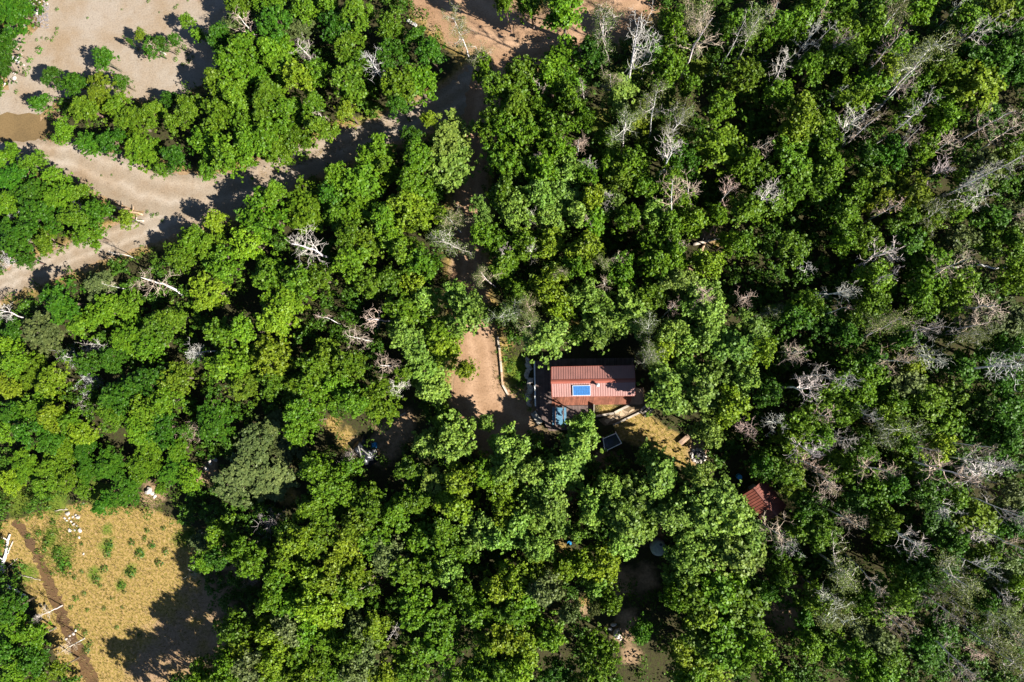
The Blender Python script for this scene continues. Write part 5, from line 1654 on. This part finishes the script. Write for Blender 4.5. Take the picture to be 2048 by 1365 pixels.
def log(a, b, r, mat, label):
    pa, pb = P(a[0], a[1], r), P(b[0], b[1], r)
    mid = (pa + pb) / 2
    o = empty("fallen_log", (mid.x, mid.y, 0))
    d = (pb - pa)
    nn = Vector((-d.y, d.x, 0)).normalized()
    pts = []
    for k in range(7):
        t = k / 6
        pts.append(pa.lerp(pb, t) - mid + nn * math.sin(t * math.pi) * d.length * random.uniform(-0.02, 0.05) + Vector((0, 0, r)))
    V, F = [], []
    tube_geo(pts, [r * (1.05 - 0.45 * k / 6) * random.uniform(0.93, 1.05) for k in range(7)], 9, V, F)
    mesh_obj("log_trunk", V, F, mat, o, True)
    for k in range(random.choice([2, 3])):
        t = pts[random.choice([2, 3, 4, 5])]
        sd = nn * random.choice([-1, 1]) + d.normalized() * 0.6 + Vector((0, 0, 0.5))
        V, F = [], []
        tube_geo([t, t + sd * r * 2.0, t + sd * r * 4 + Vector((0, 0, r * 0.6))], [r * 0.35, r * 0.26, r * 0.12], 6, V, F)
        mesh_obj("branch_stub", V, F, mat, o)
    tag(o, label, "log", "fallen logs")
    return (pa, pb)


LOGS = [((219, 412), (286, 430), 0.2, 'log_tan', "tan log lying along the lower edge of the wide road"),
        ((264, 441.5), (288, 442.5), 0.16, 'log', "short grey log just below the tan roadside log"),
        ((0, 100), (38, 126), 0.22, 'log_white', "thick white log at the left edge by the gravel lot"),
        ((25, 139), (34, 147), 0.1, 'log_white', "short white log just below the thick white one"),
        ((-4, 160), (13, 169), 0.12, 'log_white', "lower white log end at the left photo edge"),
        ((1428, 120), (1538, 123.5), 0.13, 'log_white', "long white fallen trunk under the upper leaning trunks"),
        ((1410, 152), (1427, 152), 0.1, 'log_white', "short white log in the sunny grass near the top"),
        ((1386, 489), (1440, 478), 0.2, 'log', "grey log crossing the steeper fallen trunks"),
        ((1403, 503), (1427, 452), 0.17, 'log_tan', "long tan log leaning across the brown patch"),
        ((1428, 475), (1432, 458), 0.12, 'log_tan', "short tan log right of the crossing logs"),
        ((1368, 532), (1391, 545), 0.14, 'log_tan', "reddish log lying left below the crossing logs"),
        ((1893, 857 - 322), (2035, 538), 0.12, 'log_white', "thin white trunk lying near the right edge"),
        ((1145, 528), (1175, 540), 0.12, 'log', "small grey log among the snags above the cabin"),
        ((1895, 863), (1938, 874), 0.15, 'log_white', "pale log lying under the right hand trunks"),
        ((3, 1147), (20, 1069), 0.2, 'log_white', "upright lying grey driftwood log at the left edge"),
        ((7, 1126), (26, 1083), 0.13, 'log', "thinner driftwood log right of the grey one"),
        ((13, 1172), (51, 1191), 0.17, 'log_white', "dark framed driftwood log below the others"),
        ((25, 1135), (45, 1152), 0.07, 'log', "thin bent driftwood branch pointing into the clearing"),
        ((45, 1152), (81, 1161), 0.06, 'log', "thin driftwood branch end in the yellow grass"),
        ((5, 1147), (35, 1117), 0.06, 'log', "thin driftwood branch pointing up right"),
        ((800, 832), (812, 826), 0.1, 'log', "short grey log in the dark glade"),
        ((626, 838), (636, 832), 0.13, 'log_tan', "short tan log at the tarp glade's left tip"),
        ((110, 1022), (136, 1019), 0.07, 'log', "thin grey branch left of the clearing's rocks")]
log_pts = [log(*l) for l in LOGS]
# plank edging along the drive
ed = [(995, 673), (999, 700), (1001, 722), (1003, 745), (1005, 770), (1016, 790)]
eg = empty("drive_edging", tuple(P(*ed[0]).xy) + (0,)); tag(eg, "low weathered timber edging along the driveway's right side", "edging")
o0 = P(*ed[0])
for i in range(len(ed) - 1):
    a, b = P(*ed[i], 0.25) - o0, P(*ed[i + 1], 0.25) - o0
    box("timber", ((a.x + b.x) / 2, (a.y + b.y) / 2, 0.14), (math.hypot(b.x - a.x, b.y - a.y) - 0.03, 0.2, 0.28), 'log_tan' if i % 2 else 'timber', eg, math.atan2(b.y - a.y, b.x - a.x), 0.02)
# stone border left of the deck
for k in range(16):
    c = P(1057 + random.uniform(-4, 4), 720 + k * 6.0)
    rock(1057 + random.uniform(-5, 5), 720 + k * 6.0, random.uniform(4.2, 6.5), "in the stone border left of the railing")


# ------------------------------------------------------------------ weeds
def weed_mesh(seed, n=46, r=0.5, hgt=0.35):
    rg = np.random.default_rng(seed)
    an = rg.uniform(0, 6.28, n)
    q = r * rg.random(n) ** 0.6
    pos = np.stack([np.cos(an) * q, np.sin(an) * q, hgt * (0.25 + 0.75 * (1 - q / r)) * rg.uniform(0.5, 1.0, n)], 1)
    nn = np.stack([np.cos(an) * 0.5, np.sin(an) * 0.5, np.ones(n)], 1) + rg.normal(0, 0.3, (n, 3))
    return quads_mesh("leaves", leaf_quads(pos, nn, rg.uniform(0.14, 0.28, n), 0.5, rg), 'leaf', rg.random(n))


WEEDS = [weed_mesh(i) for i in range(4)]
STEMS = []
for i in range(2):
    V, F = [], []
    for k in range(5):
        an = k * 1.26 + i
        tube_geo([(0, 0, -0.02), (0.2 * math.cos(an), 0.2 * math.sin(an), 0.22)], [0.012, 0.006], 4, V, F)
    m_ = bpy.data.meshes.new("stems"); m_.from_pydata([tuple(v) for v in V], [], F); m_.materials.append(M['bark']); STEMS.append(m_)


def weed(px, py, rpx, place, col=(0.06, 0.13, 0.012)):
    c = P(px, py)
    r = rpx / FPX * CAM_H / 0.5
    o = empty("weed", (c.x, c.y, 0.016), random.uniform(0, 6.28))
    o.scale = (r, r, r * random.uniform(0.8, 1.1))
    link_part("leaves", random.choice(WEEDS), o, jitter(col, 0.15))
    link_part("stems", random.choice(STEMS), o, (0.12, 0.12, 0.04))
    book(o, "low green weed", "low green weeds", px, py, "weed", "low weeds", place)


for x, y, r in [(225, 38, 11), (345, 72, 7), (585, 5, 10), (690, 32, 10), (225, 115, 10), (222, 133, 10), (120, 135, 10), (627, 50, 5), (700, 20, 6), (480, 38, 5), (485, 145, 6), (740, 3, 6)]:
    weed(*Z(0, x, y), r * SC, "on the upper gravel lot")
for x, y, r in [(145, 158, 9), (185, 155, 10), (205, 160, 9), (155, 198, 20), (117, 237, 18), (115, 268, 11), (103, 290, 18), (65, 362, 12), (210, 148, 7), (165, 150, 7)]:
    weed(*Z(0, x, y), r * SC, "along the gravel lot's left side")
for x, y, r in [(700, 205, 16), (692, 235, 12), (722, 255, 11), (745, 240, 14), (725, 190, 14), (612, 226, 7), (545, 195, 10), (665, 185, 12), (740, 215, 10), (760, 225, 9)]:
    weed(*Z(0, x, y), r * SC, "below the gravel lot's shrub island")
for x, y, r in [(400, 692, 6), (440, 690, 6), (600, 700, 9), (612, 690, 8), (580, 835, 9), (600, 850, 12), (620, 845, 10), (640, 870, 9)]:
    weed(*Z(0, x, y), r * SC, "on the wide road's edges")
for x, y, r in [(430, 350, 18), (425, 385, 18), (520, 345, 15), (550, 390, 20), (520, 462, 22), (627, 425, 17), (597, 355, 17), (652, 380, 15), (480, 512, 17), (490, 540, 9), (570, 330, 12), (580, 298, 11), (645, 288, 11),
                (320, 350, 9), (410, 450, 18), (380, 490, 18), (395, 515, 10), (330, 545, 11), (320, 460, 10), (205, 465, 10), (295, 482, 11), (440, 565, 8), (410, 605, 10), (345, 610, 9), (480, 600, 7), (550, 710, 10), (460, 680, 10),
                (300, 565, 14), (280, 600, 11), (310, 680, 12), (335, 700, 14), (355, 740, 14), (340, 770, 16)]:
    weed(*Z(6, x, y), r * SC * 1.15, "in the upper golden clearing" if y < 400 else ("in the clearing's middle" if y < 560 else "in the lower golden clearing"), (0.045, 0.105, 0.012))
for x, y, r in [(230, 380, 22), (250, 420, 26), (265, 450, 22), (220, 400, 18), (240, 440, 20), (150, 310, 16), (185, 340, 18), (200, 310, 14), (175, 370, 14), (110, 320, 12), (145, 380, 10), (80, 435, 22), (100, 445, 14), (60, 430, 14), (210, 265, 14), (160, 240, 14)]:
    weed(*Z(6, x, y), r * SC * 1.2, "in the clearing's grassy left part", (0.045, 0.11, 0.008))
for x, y, r in [(640, 520, 14), (655, 560, 14), (690, 600, 16), (710, 620, 16), (640, 480, 14), (680, 640, 14), (625, 590, 10), (610, 490, 8), (665, 530, 12), (700, 580, 12)]:
    weed(*Z(4, x, y), r * SC * 1.1, "between the driveway and the railing", (0.08, 0.17, 0.015))


# ------------------------------------------------------------------ ground cover nobody could count
def scatter(n, zone, avoid, rg):
    x0, y0, x1, y1 = zone
    X = rg.uniform(x0, x1, n); Y = rg.uniform(y0, y1, n)
    ok = np.ones(n, bool)
    for pl in avoid: ok &= ~inside(pl, X, Y)
    return X[ok], Y[ok]


cab_poly = polyP([(1048, 708), (1290, 704), (1300, 815), (1232, 852), (1195, 845), (1140, 868), (1095, 870), (1062, 820)])
avoid = NO_GROW + [cab_poly, clear_poly, grass_poly, soil_poly]
rg = np.random.default_rng(77)
X, Y = scatter(12000, (-84, -48, 58, 50), avoid, rg)
# clumped: keep where a cheap smooth noise is high
f = np.sin(X * 0.9 + 1.3 * np.sin(Y * 0.53)) * np.sin(Y * 0.8 + 1.1 * np.sin(X * 0.41)) + 0.4 * rg.normal(size=len(X))
k = f > -0.35
X, Y = X[k], Y[k]
for a, b in log_pts:
    dx, dy = b.x - a.x, b.y - a.y
    t = np.clip(((X - a.x) * dx + (Y - a.y) * dy) / (dx * dx + dy * dy), 0, 1)
    kk = np.hypot(X - a.x - t * dx, Y - a.y - t * dy) > 0.6
    X, Y = X[kk], Y[kk]
X, Y = X[:4200], Y[:4200]
hz = rg.uniform(0.25, 1.5, len(X))
p, nn, ss, aa = clump_leaves(np.stack([X, Y, hz], 1), rg.uniform(0.35, 0.85, len(X)), 3.2, 0.16, 0.34, rg)
p[:, 2] = np.maximum(p[:, 2], 0.03)
me = quads_mesh("undergrowth", leaf_quads(p, nn, ss, 0.7, rg), 'grass', aa)
print("UNDER", len(p))
ug = bpy.data.objects.new("undergrowth", me); C.objects.link(ug); ug.color = (0.05, 0.095, 0.009, 1)
tag(ug, "low green plants covering the wood's shaded floor", "undergrowth", kind='stuff')


def grass_blades(name, polys, dens, col, label, hmin=0.12, hmax=0.4):
    rg = np.random.default_rng(len(name) + 5)
    XX, YY = [], []
    for pl in polys:
        xs_ = [p[0] for p in pl]; ys_ = [p[1] for p in pl]
        n = int((max(xs_) - min(xs_)) * (max(ys_) - min(ys_)) * dens)
        X = rg.uniform(min(xs_), max(xs_), n); Y = rg.uniform(min(ys_), max(ys_), n)
        k = inside(pl, X, Y)
        XX.append(X[k]); YY.append(Y[k])
    X, Y = np.concatenate(XX), np.concatenate(YY)
    n = len(X)
    an = rg.uniform(0, 6.28, n); hh = rg.uniform(hmin, hmax, n)
    lean = rg.uniform(0.3, 1.1, n) * hh
    w = 0.03
    base = np.stack([X, Y, np.full(n, -0.01)], 1)
    side = np.stack([-np.sin(an), np.cos(an), np.zeros(n)], 1) * w
    tip = base + np.stack([np.cos(an) * lean, np.sin(an) * lean, hh], 1)
    mid = base * 0.5 + tip * 0.5 + np.array([0, 0, 0.04])
    Q = np.stack([base - side, base + side, mid + side * 0.8, tip], 1)
    me = quads_mesh(name, Q, 'grass', rg.random(n))
    o = bpy.data.objects.new(name, me); C.objects.link(o); o.color = (*col, 1)
    tag(o, label, "grass", kind='stuff')


verge = [polyP(p) for p in ([(985, 650), (1005, 650), (1012, 780), (985, 780)], [(700, 270), (780, 225), (790, 245), (700, 300)], [(520, 340), (690, 285), (690, 305), (530, 365)],
                            [(640, 835), (720, 870), (715, 895), (650, 870)], [(830, 10), (860, 15), (900, 75), (880, 80)], [(1190, 812), (1255, 808), (1225, 826), (1192, 830)], [(0, 900), (30, 940), (30, 1020), (0, 1020)])]
grass_blades("dry_grass", [clear_poly, grass_poly] + verge, 12, (0.19, 0.14, 0.055), "golden dry grass in the clearing and along the verges")
grass_blades("green_grass", [polyP(p) for p in ([(60, 1050), (160, 1040), (150, 1160), (90, 1150)], [(350, 1060), (385, 1060), (385, 1090), (350, 1095)], [(1350, 120), (1450, 130), (1460, 180), (1350, 170)],
                             [(1250, 220), (1330, 210), (1340, 290), (1240, 300)], [(1010, 700), (1050, 700), (1050, 800), (1015, 790)], [(200, 985), (330, 985), (330, 1025), (200, 1020)], [(0, 960), (120, 985), (120, 1030), (0, 1040)])],
             34, (0.10, 0.135, 0.015), "short green grass patches in the openings")
# slaty rubble beside the shrubs in the top corner
rg = np.random.default_rng(3)
V, F = [], []
for k in range(130):
    c = P(rg.uniform(68, 98), rg.uniform(8, 58))
    s = rg.uniform(0.07, 0.2)
    b = len(V)
    a = rg.uniform(0, 6.28)
    for dz in (0, s * 0.7):
        for q in range(4):
            V.append((c.x + s * math.cos(a + q * 1.57) * (1 - dz), c.y + s * 0.7 * math.sin(a + q * 1.57) * (1 - dz), dz + 0.005))
    F += [(b + 4, b + 5, b + 6, b + 7)] + [(b + q, b + (q + 1) % 4, b + 4 + (q + 1) % 4, b + 4 + q) for q in range(4)]
ru = mesh_obj("rubble", V, F, 'rock_dark')
tag(ru, "dark slaty rubble beside the top left shrub", "rubble", kind='stuff')

write_labels()
print("THINGS", len([o for o in C.objects if o.parent is None]), "OBJ", len(C.objects))
